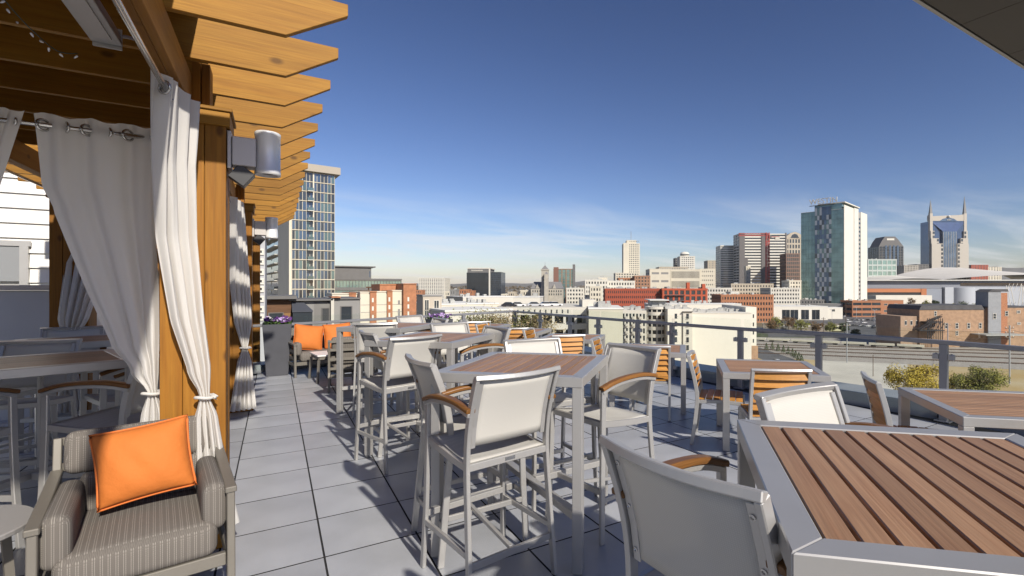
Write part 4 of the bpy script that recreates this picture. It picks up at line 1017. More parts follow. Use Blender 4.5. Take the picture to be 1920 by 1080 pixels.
# ---- railway tracks and a train of flat wagons
steel_r = mat('rusty_rail', (0.16, 0.11, 0.08), rough=0.5, metal=0.4); tie_m = mat('dark_sleeper', (0.10, 0.08, 0.06), rough=0.9)
for k, (y0, y1, l) in enumerate([(645, 661, 'railway track nearest the brick building'), (649, 668, 'second railway track from the brick building'), (654, 677, 'third railway track from the brick building'), (660, 688, 'railway track nearest the terrace')]):
    a = at(1370, gd(y0), ZG + 0.1); b = at(2150, gd(y1 + 4), ZG + 0.1); u = (b - a).normalized(); n = Vector((-u.y, u.x, 0))
    t = thing('railway_track', l, 'railway track', a)
    for s in (-0.75, 0.75): MB().bar(n * s + Vector((0, 0, 0.15)), n * s + (b - a) + Vector((0, 0, 0.15)), 0.16, 0.16).build('rail', steel_r, t)
    q = MB(); L = (b - a).length
    for i in range(int(L / 0.9)): q.bar(u * (i * 0.9) - n * 1.3, u * (i * 0.9) + n * 1.3, 0.28, 0.12)
    q.build('sleepers', tie_m, t, kind='stuff')
a = at(1395, gd(638.5), ZG + 0.1); b = at(1735, gd(655), ZG + 0.1); u = (b - a).normalized(); L = (b - a).length; ang = math.atan2(u.y, u.x)
wag_c = mat('wagon_cream', (0.56, 0.53, 0.42), rough=0.7, var=0.1, scale=0.3); wag_d = mat('wagon_underframe', (0.05, 0.045, 0.04), rough=0.8)
nw = 7
for k in range(nw):
    wl = L / nw
    t = thing('flat_wagon', ['cream flat wagon at the left end of the train', 'second cream flat wagon from the left', 'third cream flat wagon from the left', 'middle cream flat wagon of the train', 'fifth cream flat wagon from the left', 'sixth cream flat wagon from the left', 'cream flat wagon at the right end of the train'][k], 'wagon', a + u * (k * wl + wl / 2), ang, 'train of cream flat wagons')
    h = wl / 2 - 0.5
    MB().box(-h, h, -1.35, 1.35, 0.95, 1.35).build('deck', wag_c, t)
    MB().box(-h, h, -1.3, 1.3, 1.36, 1.9).build('load', wag_c, t)
    MB().box(-h + 1, h - 1, -0.4, 0.4, 0.55, 0.94).build('underframe', wag_d, t)
    for s in (-1, 1):
        MB().box(s * (h - 2) - 1.1, s * (h - 2) + 1.1, -1.0, 1.0, 0.15, 0.7).build('bogie', wag_d, t)
# commuter coach with a row of windows behind the train
c = at(1521, gd(622.5), ZG); t = thing('railcar', 'pale yellow railcar with square windows beyond the train', 'railcar', c, -YAW - R(6))
w_ = 56 * gd(622.5) / F
MB().box(0, w_, 0, 3, 0.8, 4.2).build('body', mat('pale_yellow_paint', (0.52, 0.50, 0.30), rough=0.5), t)
MB().box(0.05, w_ - 0.05, 0.05, 2.95, 4.201, 4.6).build('roof', white_w, t)
for k in range(9):
    if k != 5: MB().box(1 + k * (w_ - 3) / 8, 1 + k * (w_ - 3) / 8 + 1.3, -0.04, 0.02, 2.4, 3.5).build('window', gblack, t)
MB().box(1, w_ - 1, 0.3, 2.7, 0.1, 0.79).build('underframe', wag_d, t)

# ---- left residential tower
d = 160; th = R(52); pl, pc, pr = 497, 546, 627
a_, b_ = corner_dims(pl, pc, pr, d, th); c = at(pc, d); H = zat(318, d) - ZG
t = thing('apartment_tower', 'tall cream and blue glass apartment tower behind the pergola tails', 'tower', (c.x, c.y, ZG), -YAW - th)
MB().box(-a_, 0, 0.4, b_, 0, H).build('core', cream, t)
nfl, ncol = 21, 6; fh_ = H / nfl; cw = b_ / ncol
pm_ = {}
for nm, gm in (('a', gblue), ('b', ggreen), ('c', gdark)):
    me = MB().box(-0.05, 0.05, 0.10, cw * 0.5 - 0.06, 0.25, fh_ - 0.30).mesh('window'); me.materials.append(gm); pm_[nm] = me
wal = MB()
for f in range(nfl):
    wal.ob((0, 0, 0), (0, 1, 0), (1, 0, 0), (0, 0, 1), 0, b_, f * fh_ - 0.09, f * fh_ + 0.09, 0.0, 0.30)
for k in range(ncol + 1):
    wide = 0.4 if k in (0, 3) else 0.10
    wal.ob((0, 0, 0), (0, 1, 0), (1, 0, 0), (0, 0, 1), k * cw - (0 if k == 0 else wide / 2), k * cw + wide / 2, 0, H, 0.0, 0.42)
wal.build('wall_grid', cream, t)
rnd = random.Random(3)
for f in range(6, nfl):
    for k in range(ncol):
        for hlf in range(2):
            link('window', pm_[rnd.choice('aaabcc')], None, t, (0.12, k * cw + hlf * cw * 0.5, f * fh_))
blc = mat('white_balcony', (0.66, 0.64, 0.58), rough=0.6)
slabm = MB().box(0.31, 1.7, 0.1, cw * 0.9, -0.12, 0.05).mesh('balcony'); slabm.materials.append(blc)
gm_ = MB().box(1.62, 1.68, 0.12, cw * 0.88, 0.06, 1.05).mesh('balcony_glass'); gm_.materials.append(ggreen)
for f in range(6, nfl - 1):
    b = link('balcony', slabm, None, t, (0.12, 2 * cw + 0.1, f * fh_)); link('railing', gm_, None, b)
lslab = MB().box(-a_ * 0.98, -a_ * 0.38, -1.6, -0.02, -0.15, 0.05).mesh('balcony'); lslab.materials.append(blc)
lgl = MB().box(-a_ * 0.97, -a_ * 0.40, -1.58, -1.52, 0.06, 1.05).mesh('railing'); lgl.materials.append(ggreen)
lw = MB().box(-a_ * 0.95, -a_ * 0.70, -0.01, 0.6, 0.2, fh_ - 0.4).mesh('window'); lw.materials.append(ggreen)
lw2 = MB().box(-a_ * 0.66, -a_ * 0.42, -0.01, 0.6, 0.2, fh_ - 0.4).mesh('window'); lw2.materials.append(gdark)
MB().box(-a_ * 0.35, -0.02, -0.6, 0.399, 0, H).build('side_wall', cream, t)
MB().box(-a_, -a_ * 0.36, 0.0, 0.399, 0, H).build('side_wall', cream, t)
for f in range(4, nfl):
    b = link('balcony', lslab, None, t, (0, 0, f * fh_)); link('railing', lgl, None, b)
    link('window', lw, None, t, (0, 0, f * fh_)); link('window', lw2, None, t, (0, 0, f * fh_))
MB().box(-a_ - 0.5, 1.6, -1.6, b_ + 1.6, H + 0.02, H + 2.4).build('roof', cmat('tan_roof_slab', (0.36, 0.32, 0.26)), t)
for k in range(5): MB().bar((-2 - k * 1.0, 3, H + 2.41), (-2.6 - k * 1.0, 3, H + 4.6), 0.3, 0.2).build('roof_screen', white_w, t)
# ---- pale grey building just beyond the second post
plain('grey_apartment_block', 'pale grey rendered block squeezed beside the second pergola post', 425, 497, 436, 34, 9, cmat('blue_grey_render', (0.40, 0.40, 0.41), var=0.05, scale=0.4), wins=[(0.82, y, 0.42, 0.16) for y in (470, 489, 509, 527, 542, 561, 581, 597)], roof=greym, grid=True)
# ---- charcoal commercial building below the tower
d = 46; c = at(499, d); t = thing('commercial_building', 'low charcoal and timber clad building under the apartment tower', 'building', (c.x, c.y, ZG), 0)
PX_ = lambda p: gw(499, p, 46)
ZZ = lambda y: zat(y, d) - ZG
woodc = wood('timber_cladding', (0.13, 0.065, 0.03), (0.2, 0.1, 0.05), 0, rough=0.7, knots=False, sc=0.3)
MB().box(PX_(499), PX_(546), 0, 9, 0, ZZ(561)).build('wall', woodc, t)
MB().box(PX_(497), PX_(556), -0.8, 9.2, ZZ(561) + 0.01, ZZ(555)).build('roof', greyd, t)
MB().box(PX_(546) + 0.01, PX_(620), 0.3, 9, 0, ZZ(565)).build('wall', greym, t)
MB().box(PX_(542), PX_(624), -0.2, 9.2, ZZ(565) + 0.01, ZZ(562)).build('roof', greyd, t)
for k in range(15): MB().box(PX_(590 + k * 2), PX_(590.5 + k * 2), 0.25, 0.299, ZZ(640), ZZ(566)).build('cladding_seam', greyd, t)
MB().box(PX_(620) + 0.01, PX_(626), -0.2, 9, 0, ZZ(560)).build('column', cmat('light_column', (0.5, 0.48, 0.42)), t)
MB().box(PX_(626) + 0.01, PX_(675), 0.1, 9, 0, ZZ(563)).build('wall', greym, t)
MB().box(PX_(625), PX_(676), -0.1, 9.1, ZZ(563) + 0.01, ZZ(560)).build('roof', greyd, t)
MB().box(PX_(621), PX_(638), -0.4, 3, ZZ(559.5), ZZ(557)).build('roof_cap', brick, t)
for (a0, a1, y0, y1, yy) in ((605, 617, 581, 606, 0.29), (640, 659, 578, 610, 0.09), (505, 530, 588, 640, -0.01)):
    o = MB().box(PX_(a0), PX_(a1), yy - 0.02, yy + 0.05, ZZ(y1), ZZ(y0)).build('window', gdark, t)
    MB().box(PX_(a0) - 0.09, PX_(a0) - 0.005, yy - 0.1, yy - 0.004, ZZ(y1), ZZ(y0)).box(PX_(a1) + 0.005, PX_(a1) + 0.09, yy - 0.1, yy - 0.004, ZZ(y1), ZZ(y0)).box(PX_(a0) - 0.09, PX_(a1) + 0.09, yy - 0.1, yy - 0.004, ZZ(y0) + 0.005, ZZ(y0) + 0.08).build('frame', greyd, o)
MB().box(PX_(531), PX_(546), -0.06, -0.003, ZZ(640), ZZ(588)).build('timber_panel', wood('yellow_cladding', (0.33, 0.18, 0.06), (0.42, 0.24, 0.09), 0, knots=False, sc=0.3), t)
# sloped slate canopy
z0, z1 = ZZ(583), ZZ(566)
MB().add([(PX_(547), 0.28, z1), (PX_(568), 0.28, z1), (PX_(585), -1.6, z0), (PX_(547), -1.6, z0), (PX_(547), 0.28, z0 - 0.1), (PX_(568), 0.28, z0 - 0.1), (PX_(585), -1.6, z0 - 0.12), (PX_(547), -1.6, z0 - 0.12)],
         [(0, 1, 2, 3), (4, 7, 6, 5), (1, 5, 6, 2), (2, 6, 7, 3), (3, 7, 4, 0)]).build('awning', cmat('slate_awning', (0.055, 0.06, 0.075), var=0.1, scale=0.5), t)
MB().box(PX_(548), PX_(584), -1.5, 0.2, ZZ(640), ZZ(584)).build('shopfront', gdark, t)
# ---- cream and brick row
d = 82; c = at(676, d); t = thing('brick_and_cream_building', 'cream building with rust brick piers and slit windows', 'building', (c.x, c.y, ZG), 0)
PX_ = lambda p: gw(676, p, 82)
ZZ = lambda y: zat(y, d) - ZG
for a0, a1, y0, m_, dy in ((626, 692, 552, cream, 3), (676, 694, 549, cream, 0.4), (694, 706, 548, brick, 0), (706, 726, 548, cream, 0.4), (726, 736, 547, brick, 0), (736, 755, 546, cream, 0.4), (755, 779, 533, brick, -0.6), (659, 672, 551, brick, 2.8), (722, 757, 534, brick, 5)):
    MB().box(PX_(a0) + 0.01, PX_(a1), dy, 14, 0, ZZ(y0)).build('wall', m_, t)
    MB().box(PX_(a0) - 0.05, PX_(a1) + 0.05, dy - 0.12, 14.1, ZZ(y0) + 0.005, ZZ(y0) + 0.18).build('coping', m_, t)
for px_i, ys in ((699, (563, 579, 595)), (730, (562, 577, 592)), (764, (562, 576, 590))):
    for y in ys: MB().box(PX_(px_i) - 0.14, PX_(px_i) + 0.14, -0.68 if px_i > 750 else -0.05, -0.55 if px_i > 750 else 0.05, ZZ(y + 4), ZZ(y - 4)).build('window', white_w, t)
for y in (567, 584, 592): MB().box(PX_(747), PX_(751), 0.33, 0.45, ZZ(y + 5), ZZ(y - 3)).build('window', greym, t)
for y in (572, 586):
    MB().box(PX_(677), PX_(754), 0.36, 0.40, ZZ(y) - 0.03, ZZ(y) + 0.03).build('panel_joint', greym, t)
# ---- dark glass office with roof terrace
t, (x0, W, B, H) = bldg('glass_office', 'low dark glass office with a planted roof terrace', 600, 752, 523, 240, 40, greyd, gteal, 26, 7, 0.12, 0.3, roof=greyd, parapet=0.4, grid=True)
MB().box(x0 + 2, x0 + W - 14, 4, B, H, H + 6.2).build('penthouse', greyd, t)
MB().box(x0 + W * 0.62, x0 + W - 15, 3.9, 4.0, H + 1.2, H + 4.4).build('penthouse_glass', gblue, t)
MB().box(x0 + 1, x0 + W - 12, 3, B, H + 6.21, H + 6.8).build('roof', greyd, t)
c = at(690, 200); tt = thing('roof_pergola', 'timber pergola on the terrace of the dark office', 'pergola', (c.x, c.y, ZG), -YAW)
zz_ = zat(549, 200) - ZG
for k in range(7): MB().box(k * 1.9, k * 1.9 + 0.35, 0, 0.35, zz_ - 4, zz_ + 2.0 + (1 if k > 3 else 0)).build('post', woodc, tt)
for k in range(2): MB().box(-0.6 + k * 6.5, 6 + k * 7.4, -0.5, 3, zz_ + 2.01 + k, zz_ + 2.5 + k).build('beam', woodc, tt)

# ---- trees and planting
def leaf_mat(name, c, c2): return mat(name, c, rough=0.7, var=0.5, scale=0.5, col2=c2, detail=6)
lf_y = leaf_mat('autumn_yellow_leaf', (0.36, 0.27, 0.03), (0.55, 0.42, 0.05))
lf_g = leaf_mat('yellow_green_leaf', (0.12, 0.13, 0.025), (0.32, 0.30, 0.05))
lf_d = leaf_mat('dark_green_leaf', (0.035, 0.055, 0.018), (0.08, 0.10, 0.03))
lf_b = leaf_mat('russet_leaf', (0.14, 0.075, 0.03), (0.24, 0.15, 0.06))
bark = mat('tree_bark', (0.10, 0.075, 0.05), rough=0.95, var=0.3, scale=3)
def tree(label, px, py_top, d, wpx, lm, seed, n=1400, zb=ZG, ls=None, cat='tree', name='tree', hgt=None, round_=0.62):
    rnd = random.Random(seed); c = at(px, d, zb); Hh = zat(py_top, d) - zb if hgt is None else hgt; Wd = wpx * d / F
    t = thing(name, label, cat, c, rnd.uniform(0, 6))
    tr = MB(); trunk_h = Hh * 0.45
    tr.sweep([(0, 0, 0), (rnd.uniform(-.2, .2), rnd.uniform(-.2, .2), trunk_h), (rnd.uniform(-.4, .4), rnd.uniform(-.4, .4), Hh * 0.85)], [(Wd * 0.022 * math.cos(a), Wd * 0.022 * math.sin(a)) for a in [i * math.pi / 3 for i in range(6)]], up=(1, 0.1, 0))
    cl = []
    ch_ = min(Hh * 0.8, Wd * 1.15)
    for k in range(26):
        while True:
            p = Vector((rnd.uniform(-1, 1), rnd.uniform(-1, 1), rnd.uniform(-1, 1)))
            if 0.25 < p.length < 1: break
        p = Vector((p.x * Wd * 0.40, p.y * Wd * 0.40, Hh - ch_ / 2 + p.z * ch_ * 0.40)); cl.append((p, rnd.uniform(0.10, 0.19) * Wd))
        tr.sweep([(0, 0, trunk_h * rnd.uniform(0.7, 1.3)), tuple(p * 0.6 + Vector((0, 0, p.z * 0.36))), tuple(p)], [(Wd * 0.007 * math.cos(a), Wd * 0.007 * math.sin(a)) for a in [i * 2.1 for i in range(3)]], up=(1, 0.1, 0))
    tr.build('trunk', bark, t, recalc=False)
    L = MB(); ls = ls or Wd * 0.028
    for k in range(n):
        p, r = rnd.choice(cl)
        q = Vector((rnd.gauss(0, 1), rnd.gauss(0, 1), rnd.gauss(0, 0.8))); q = q.normalized() * r * (rnd.random() ** 0.4)
        leaf_mesh(L, p + q, q * 0.6 + Vector((rnd.uniform(-1, 1), rnd.uniform(-1, 1), rnd.uniform(0, 1.2))) * r, ls * rnd.uniform(0.7, 1.4), rnd)
    L.build('crown', lm, t, recalc=False)
    return t
tree('round autumn tree with golden yellow leaves below the railing', 1718, 668, 112, 112, lf_y, 21, 9000, ls=0.20)
tree('autumn tree with green and yellow leaves at the right', 1834, 681, 118, 105, lf_g, 22, 9000, ls=0.20)
tree('small yellow green tree between the two autumn trees', 1786, 700, 122, 50, lf_y, 23, 2200, ls=0.2)
for k, (px_i, y, d_, w_, m_) in enumerate([(1455, 590, 330, 34, lf_g), (1478, 593, 330, 36, lf_b), (1502, 598, 320, 34, lf_g), (1530, 600, 318, 30, lf_b), (1556, 603, 312, 26, lf_g), (1583, 603, 305, 22, lf_d), (1447, 600, 322, 26, lf_b), (1605, 614, 285, 20, lf_d), (1652, 617, 280, 16, lf_d), (1683, 619, 276, 14, lf_g)]):
    tree(['scrubby olive tree by the white block', 'russet scrub tree second in the rail side row', 'olive tree in front of the white warehouse door', 'russet tree at the middle of the rail side row', 'olive tree left of the lot entrance', 'dark tree by the small shed', 'low russet tree at the wall foot', 'dark bush at the corner of the parking lot', 'small dark bush on the bank', 'small olive bush left of the fire stairs'][k], px_i, y, d_, w_, m_, 30 + k, 900, ls=0.42)
for k, (px_i, y, d_, w_, m_) in enumerate([(1707, 556, 420, 26, lf_b), (1738, 560, 430, 18, lf_g), (1754, 561, 425, 12, lf_d), (1782, 563, 420, 26, lf_g), (1806, 562, 420, 26, lf_d), (1830, 564, 415, 22, lf_g)]):
    tree(['bare russet tree before the arena', 'pale green tree before the orange arena wall', 'small conifer before the arena', 'olive tree above the brown brick roof', 'dark tree above the brown brick roof', 'yellowish tree above the brown brick roof'][k], px_i, y, d_, w_, m_, 50 + k, 500, ls=0.6)
for k in range(9):      # clipped conifers along the curved road
    px_i = [1437, 1448, 1459, 1469, 1478, 1486, 1492, 1498, 1503][k]; y = [646, 645, 648, 651, 654, 658, 662, 666, 671][k]; d_ = gd(y + 10); c = at(px_i, d_, ZG)
    t = thing('conifer', 'clipped green conifer, %s from the left along the curved road' % ['first', 'second', 'third', 'fourth', 'fifth', 'sixth', 'seventh', 'eighth', 'last'][k], 'shrub', c, 0, 'conifers along the curved road'); rnd = random.Random(k)
    L = MB()
    for q in range(260):
        z = rnd.random() ** 1.3; r_ = 1.05 * (1 - z) + 0.08; a = rnd.uniform(0, 6.28); leaf_mesh(L, Vector((r_ * math.cos(a), r_ * math.sin(a), 0.2 + z * 3.2)), Vector((math.cos(a), math.sin(a), 0.5)), 0.22, rnd)
    L.build('foliage', lf_d, t, recalc=False); MB().box(-0.1, 0.1, -0.1, 0.1, 0, 0.6).build('trunk', bark, t)
def bush(label, x, y, z, sx, sy, sz, lm, seed, n, name='shrub', ls=0.03):
    rnd = random.Random(seed); t = thing(name, label, 'shrub', (x, y, z)); L = MB(); S_ = MB()
    for k in range(n):
        p = Vector((rnd.gauss(0, 0.42), rnd.gauss(0, 0.42), abs(rnd.gauss(0, 0.42)))); p = Vector((p.x * sx, p.y * sy, p.z * sz))
        leaf_mesh(L, p, Vector((rnd.uniform(-1, 1), rnd.uniform(-1, 1), 0.8)), ls * rnd.uniform(0.6, 1.4), rnd)
    for k in range(14): S_.bar((rnd.uniform(-.2, .2) * sx, 0, 0), (rnd.uniform(-.5, .5) * sx, rnd.uniform(-.4, .4) * sy, sz * rnd.uniform(0.5, 0.95)), 0.012, 0.012)
    L.build('foliage', lm, t, recalc=False); S_.build('stems', bark, t)
sh1 = leaf_mat('shrub_leaf', (0.09, 0.115, 0.025), (0.27, 0.24, 0.06)); sh2 = leaf_mat('dry_shrub_leaf', (0.26, 0.20, 0.10), (0.45, 0.36, 0.2))
for k, (px_i, d_, z, m_) in enumerate([(888, 13.2, 0.10, sh1), (915, 13.6, 0.12, sh2), (940, 14.0, 0.12, sh2), (990, 13.0, 0.05, sh1), (1012, 12.6, 0.02, sh2)]):
    c = at(px_i, d_)
    bush(['yellow green shrub left of the railing corner', 'dry blossoming shrub behind the railing corner', 'pale dry shrub at the railing corner', 'olive shrub right of the railing corner', 'pale seed head shrub right of the railing corner'][k], c.x, c.y, 0.37, 0.55, 0.3, 0.5, m_, 70 + k, 1500)
for k in range(5):
    c = at(888 + k * 31, 13.3); tt = thing('planter_box', ['ledge planter box left of the railing corner', 'second ledge planter box', 'ledge planter box at the railing corner', 'fourth ledge planter box', 'ledge planter box right of the railing corner'][k], 'planter', (c.x, c.y, 0.145), -YAW)
    MB().box(-0.22, 0.22, -0.1, 0.25, 0, 0.22).build('box', planter_m, tt, bevel=0.01); MB().box(-0.2, 0.2, -0.08, 0.23, 0.221, 0.23).build('soil', soil, tt)

# ================================================================ SKYLINE
# -- hills on the horizon (several ridges)
def hills(name, d, pts, m, seed):
    rnd = random.Random(seed); mb = MB(); n = 260; vs = []
    p0, p1 = pts[0][0], pts[-1][0]
    for j in range(6):
        for i in range(n + 1):
            px_i = p0 + (p1 - p0) * i / n
            for a, b in zip(pts, pts[1:]):
                if a[0] <= px_i <= b[0]:
                    q = (px_i - a[0]) / (b[0] - a[0]); q = q * q * (3 - 2 * q); y = a[1] + (b[1] - a[1]) * q; break
            y += 0.8 * math.sin(px_i * 0.11 + seed) + 0.5 * math.sin(px_i * 0.27 + 2 * seed) + rnd.uniform(-0.35, 0.35)
            k = [0, 0.35, 0.7, 1, 0.8, 0][j]; dd = d * (1 + 0.05 * j)
            z = ZG + (zat(y, d) - ZG) * k
            vs.append((*at(px_i, dd).xy, z))
    fs = [(j * (n + 1) + i, j * (n + 1) + i + 1, (j + 1) * (n + 1) + i + 1, (j + 1) * (n + 1) + i) for j in range(5) for i in range(n)]
    o = mb.add(vs, fs).build(name, m, recalc=False, smooth=True); o['kind'] = 'structure'
hm = mat('wooded_hill', (0.085, 0.075, 0.055), rough=1.0, var=0.35, scale=0.012, detail=9)
hills('hills', 9000, [(-1400, 522), (300, 528), (640, 529), (850, 531), (890, 530), (1000, 530), (1100, 527), (1130, 526), (1200, 530), (1500, 528), (1800, 500), (1860, 494), (1920, 497), (2200, 500), (3400, 515)], hm, 1)
hills('hills', 6500, [(-1400, 530), (640, 533), (780, 533), (860, 530), (950, 531), (1060, 531), (1090, 525), (1125, 524), (1200, 531), (1600, 526), (1845, 499), (1900, 498), (2000, 503), (3400, 520)], hm, 2)
# -- belts of woodland that read as one mass
def wood_belt(d, p0, p1, y0, y1, n, m, seed):
    rnd = random.Random(seed); L = MB(); dd = d
    for k in range(n):
        px_i = rnd.uniform(p0, p1); d2 = d * rnd.uniform(0.96, 1.1); y = rnd.uniform(y0, y1) + 1.2 * math.sin(px_i * 0.2)
        leaf_mesh(L, Vector((*at(px_i, d2).xy, zat(y, d))), Vector((rnd.uniform(-1, 1), rnd.uniform(-1, 1), 1)), d * 0.0026 * rnd.uniform(0.5, 1.3), rnd)
    o = L.build('woodland', m, recalc=False); o['kind'] = 'stuff'; o['label'] = 'autumn woodland on the horizon reading as one russet mass'; o['category'] = 'trees'
lf_far = mat('far_tree_foliage', (0.11, 0.085, 0.045), rough=0.95, var=0.5, scale=0.01, col2=(0.17, 0.12, 0.06))
wood_belt(1900, 770, 1150, 537, 553, 4200, lf_far, 1)
B_ = bldg
def mini(px0, px1, y, d, m_, label, dep=20, wins=3, g=gdark, nz=None):
    nx = max(2, int((px1 - px0) / 5)); H = zat(y, d) - ZG
    return bldg('office_block', label, px0, px1, y, d, dep, m_, g, nx, nz or max(2, int(H / 4)), 0.45, 0.5, units=wins, roof=roofw)
B_('far_hotel', 'white gridded hotel on the horizon at the left', 785, 833, 522, 900, 40, white_w, gdark, 12, 18, 0.35, 0.5, roof=white_w)
t, (x0, W, B, H) = B_('black_glass_office', 'black mirrored office block with white sign and white frame', 875, 916, 511, 900, 60, gblack, gblack, 10, 15, 0.05, 0.06, proud=0.15, parapet=0, roof=greyd)
MB().box(x0 + 1.5, x0 + W, -0.2, B, H + 0.06, H + 7).build('sign_band', greyd, t); MB().box(x0 + 1.5, x0 + W + 2.4, -1, B, H + 7.01, H + 8.6).build('frame', white_w, t); MB().box(x0 + W + 0.6, x0 + W + 2.4, -1, 6, 0, H + 7).build('frame', white_w, t)
for k in range(11): MB().box(x0 + 9 + k * 1.9, x0 + 10.3 + k * 1.9, -0.5, -0.21, H + 3, H + 3 + [2, 1.4, 1.8, 1.6, 2, 1.5, 1.7, 2, 1.5, 1.9, 1.6][k]).build('sign_letter', white_w, t)
B_('black_glass_annex', 'lower blue black glass wing beside the mirrored office', 917, 939.5, 510, 905, 50, gblue, gblack, 6, 15, 0.05, 0.06, proud=0.15, parapet=0, roof=greyd)
# clock tower station
d = 480; c = at(1021, d); t = thing('station_building', 'grey stone station with pointed clock tower and steep slate roof', 'building', (c.x, c.y, ZG), -YAW)
stone = cmat('grey_limestone', (0.40, 0.37, 0.31), var=0.12, scale=0.4); slate = cmat('slate_roof', (0.19, 0.185, 0.185), var=0.1, scale=0.5)
ZZ = lambda y: zat(y, d) - ZG
q = d / F
MB().box(-6 * q, 7 * q, 0, 7, 0, ZZ(507)).build('tower', stone, t)
MB().box(-7 * q, 8 * q, -0.5, 7.5, ZZ(507), ZZ(505)).build('cornice', stone, t)
MB().add([(-6 * q, 0, ZZ(504.9)), (7 * q, 0, ZZ(504.9)), (7 * q, 7, ZZ(504.9)), (-6 * q, 7, ZZ(504.9)), (0.5 * q, 3.5, ZZ(496.5))], [(0, 1, 4), (1, 2, 4), (2, 3, 4), (3, 0, 4)]).build('spire', slate, t)
MB().box(0.3 * q, 0.7 * q, 3.4, 3.6, ZZ(496.5), ZZ(491)).build('finial', slate, t)
for y in (519, 525): MB().box(-2 * q, 2 * q, -0.06, 0.05, ZZ(y + 2), ZZ(y - 2)).build('window', gdark, t)
MB().box(0 * q, 7.6 * q, -4, 0, 0, ZZ(514)).build('turret', stone, t)
MB().add([(0, -4, ZZ(514)), (7.6 * q, -4, ZZ(514)), (7.6 * q, 0, ZZ(514)), (0, 0, ZZ(514)), (3.8 * q, -2, ZZ(509))], [(0, 1, 4), (1, 2, 4), (2, 3, 4), (3, 0, 4)]).build('turret_roof', slate, t)
MB().box(-26 * q, 34 * q, 2, 24, 0, ZZ(541)).build('hall', stone, t)
MB().add([(-27 * q, 1.5, ZZ(541)), (35 * q, 1.5, ZZ(541)), (35 * q, 24.5, ZZ(541)), (-27 * q, 24.5, ZZ(541)), (-22 * q, 13, ZZ(528)), (30 * q, 13, ZZ(528))], [(0, 1, 5, 4), (1, 2, 5), (2, 3, 4, 5), (3, 0, 4)]).build('hall_roof', slate, t)
for k in range(13):
    for y in (546, 552): MB().box((-23 + k * 4.4) * q, (-21.2 + k * 4.4) * q, 1.9, 2.05, ZZ(y + 1.8), ZZ(y - 1.8)).build('window', gdark, t)
for x in (-14, 18): MB().prism([(-3.5 * q, 0), (3.5 * q, 0), (0, ZZ(533) - ZZ(541))], (x * q, 1.4, ZZ(541)), (1, 0, 0), (0, 0, 1), (0, 1, 0), 6).build('gable', stone, t)
t, (x0, W, B, H) = B_('brown_office', 'brown and glass office with red cross wall behind the station', 1038, 1077, 505, 700, 30, cmat('brown_panel', (0.26, 0.165, 0.11)), gteal, 5, 14, 0.25, 0.08, roof=tan_w)
MB().box(x0 + W - 2.5, x0 + W + 0.8, -1, B, 0, H + 7).build('fin_wall', greyd, t); MB().box(x0, x0 + 7, -0.9, 1, H - 30, H + 3).build('stair_tower', cmat('dark_red_panel', (0.2, 0.1, 0.07)), t)
mini(1062, 1095, 541, 520, white_w, 'small cream building right of the station', 18)
mini(1097, 1140, 526, 450, white_w, 'white flat roofed building stepped behind the garage', 30)
mini(1106, 1128, 538, 420, cream, 'cream box in front of the white flat roofed building', 20)
mini(1140, 1190, 528, 460, white_w, 'long low white building under the deco tower', 30)
mini(1122, 1138, 522, 470, cream, 'pale pink penthouse block on the white roof', 12)
# deco tower
t, (x0, W, B, H) = B_('deco_tower', 'slim cream deco tower with stepped crown and mast', 1169, 1199.5, 457, 1200, 40, cream, gdark, 9, 27, 0.5, 0.5, roof=cream)
MB().box(x0 + 8, x0 + W - 8, 3, B - 6, H, H + 9).build('crown', cream, t); MB().box(x0 + W / 2 - .5, x0 + W / 2 + .5, 14, 15, H + 9.01, H + 32).build('mast', greym, t)
MB().box(x0 - 0.4, x0 + W * 0.3, -1.5, -0.4, 0, H + 2).build('pier', cream, t)
for k in range(6): MB().box(x0 + W * .38 + k * 4, x0 + W * .38 + k * 4 + 2, 2.9, 3.0, H + 5, H + 7).build('sign_letter', greyd, t)
mini(1154, 1199, 512, 1150, cream, 'cream base block of the deco tower', 60, 3, gdark, 11)
mini(1160, 1196, 522, 640, brick, 'orange brick building in front of the deco tower', 30); mini(1190, 1219, 518, 620, cmat('red_tan_brick', (0.32, 0.17, 0.10)), 'reddish brick block left of the cream offices', 30)
# cream government offices
t, _ = B_('government_building', 'long cream office block with tall vertical fins', 1258, 1312, 506, 700, 40, cream, gdark, 26, 4, 0.45, 0.3, roof=roofw, units=4)
B_('government_wing', 'left wing of the cream offices with blank stripes', 1218, 1257, 505, 690, 40, cream, greym, 2, 5, 0.2, 0.75, roof=roofw)
B_('government_annex', 'right wing of the cream offices with small windows', 1312.5, 1341, 505, 705, 40, cream, gdark, 8, 9, 0.6, 0.65, roof=roofw, units=3)
B_('set_back_office', 'tan office set back above the cream wings', 1236, 1290, 501, 900, 40, tan_w, greym, 12, 12, 0.5, 0.5, roof=roofw)
# white hotel with round rooftop restaurant
t, (x0, W, B, H) = B_('round_top_hotel', 'white hotel slab with a round domed rooftop restaurant', 1275, 1303, 481, 1100, 30, white_w, gdark, 8, 22, 0.5, 0.5, roof=white_w)
MB().lathe([(0, 0), (9, 0), (9, 3), (10.5, 3.2), (10.5, 7), (9.5, 8), (9, 9), (6, 11), (0, 12)], 28, (x0 + W / 2 - 3, B / 2, H + 0.1)).build('rooftop_drum', white_w, t)
MB().lathe([(10.6, 3.6), (10.6, 5.6)], 28, (x0 + W / 2 - 3, B / 2, H + 0.1)).build('drum_window', gdark, t)
B_('dark_glass_block', 'small grey block left of the domed hotel', 1267, 1276, 484, 1150, 30, greym, gdark, 3, 20, 0.2, 0.4)
mini(1327, 1351, 489, 1000, tan_w, 'tan office block left of the striped tower', 30, 0, greym)
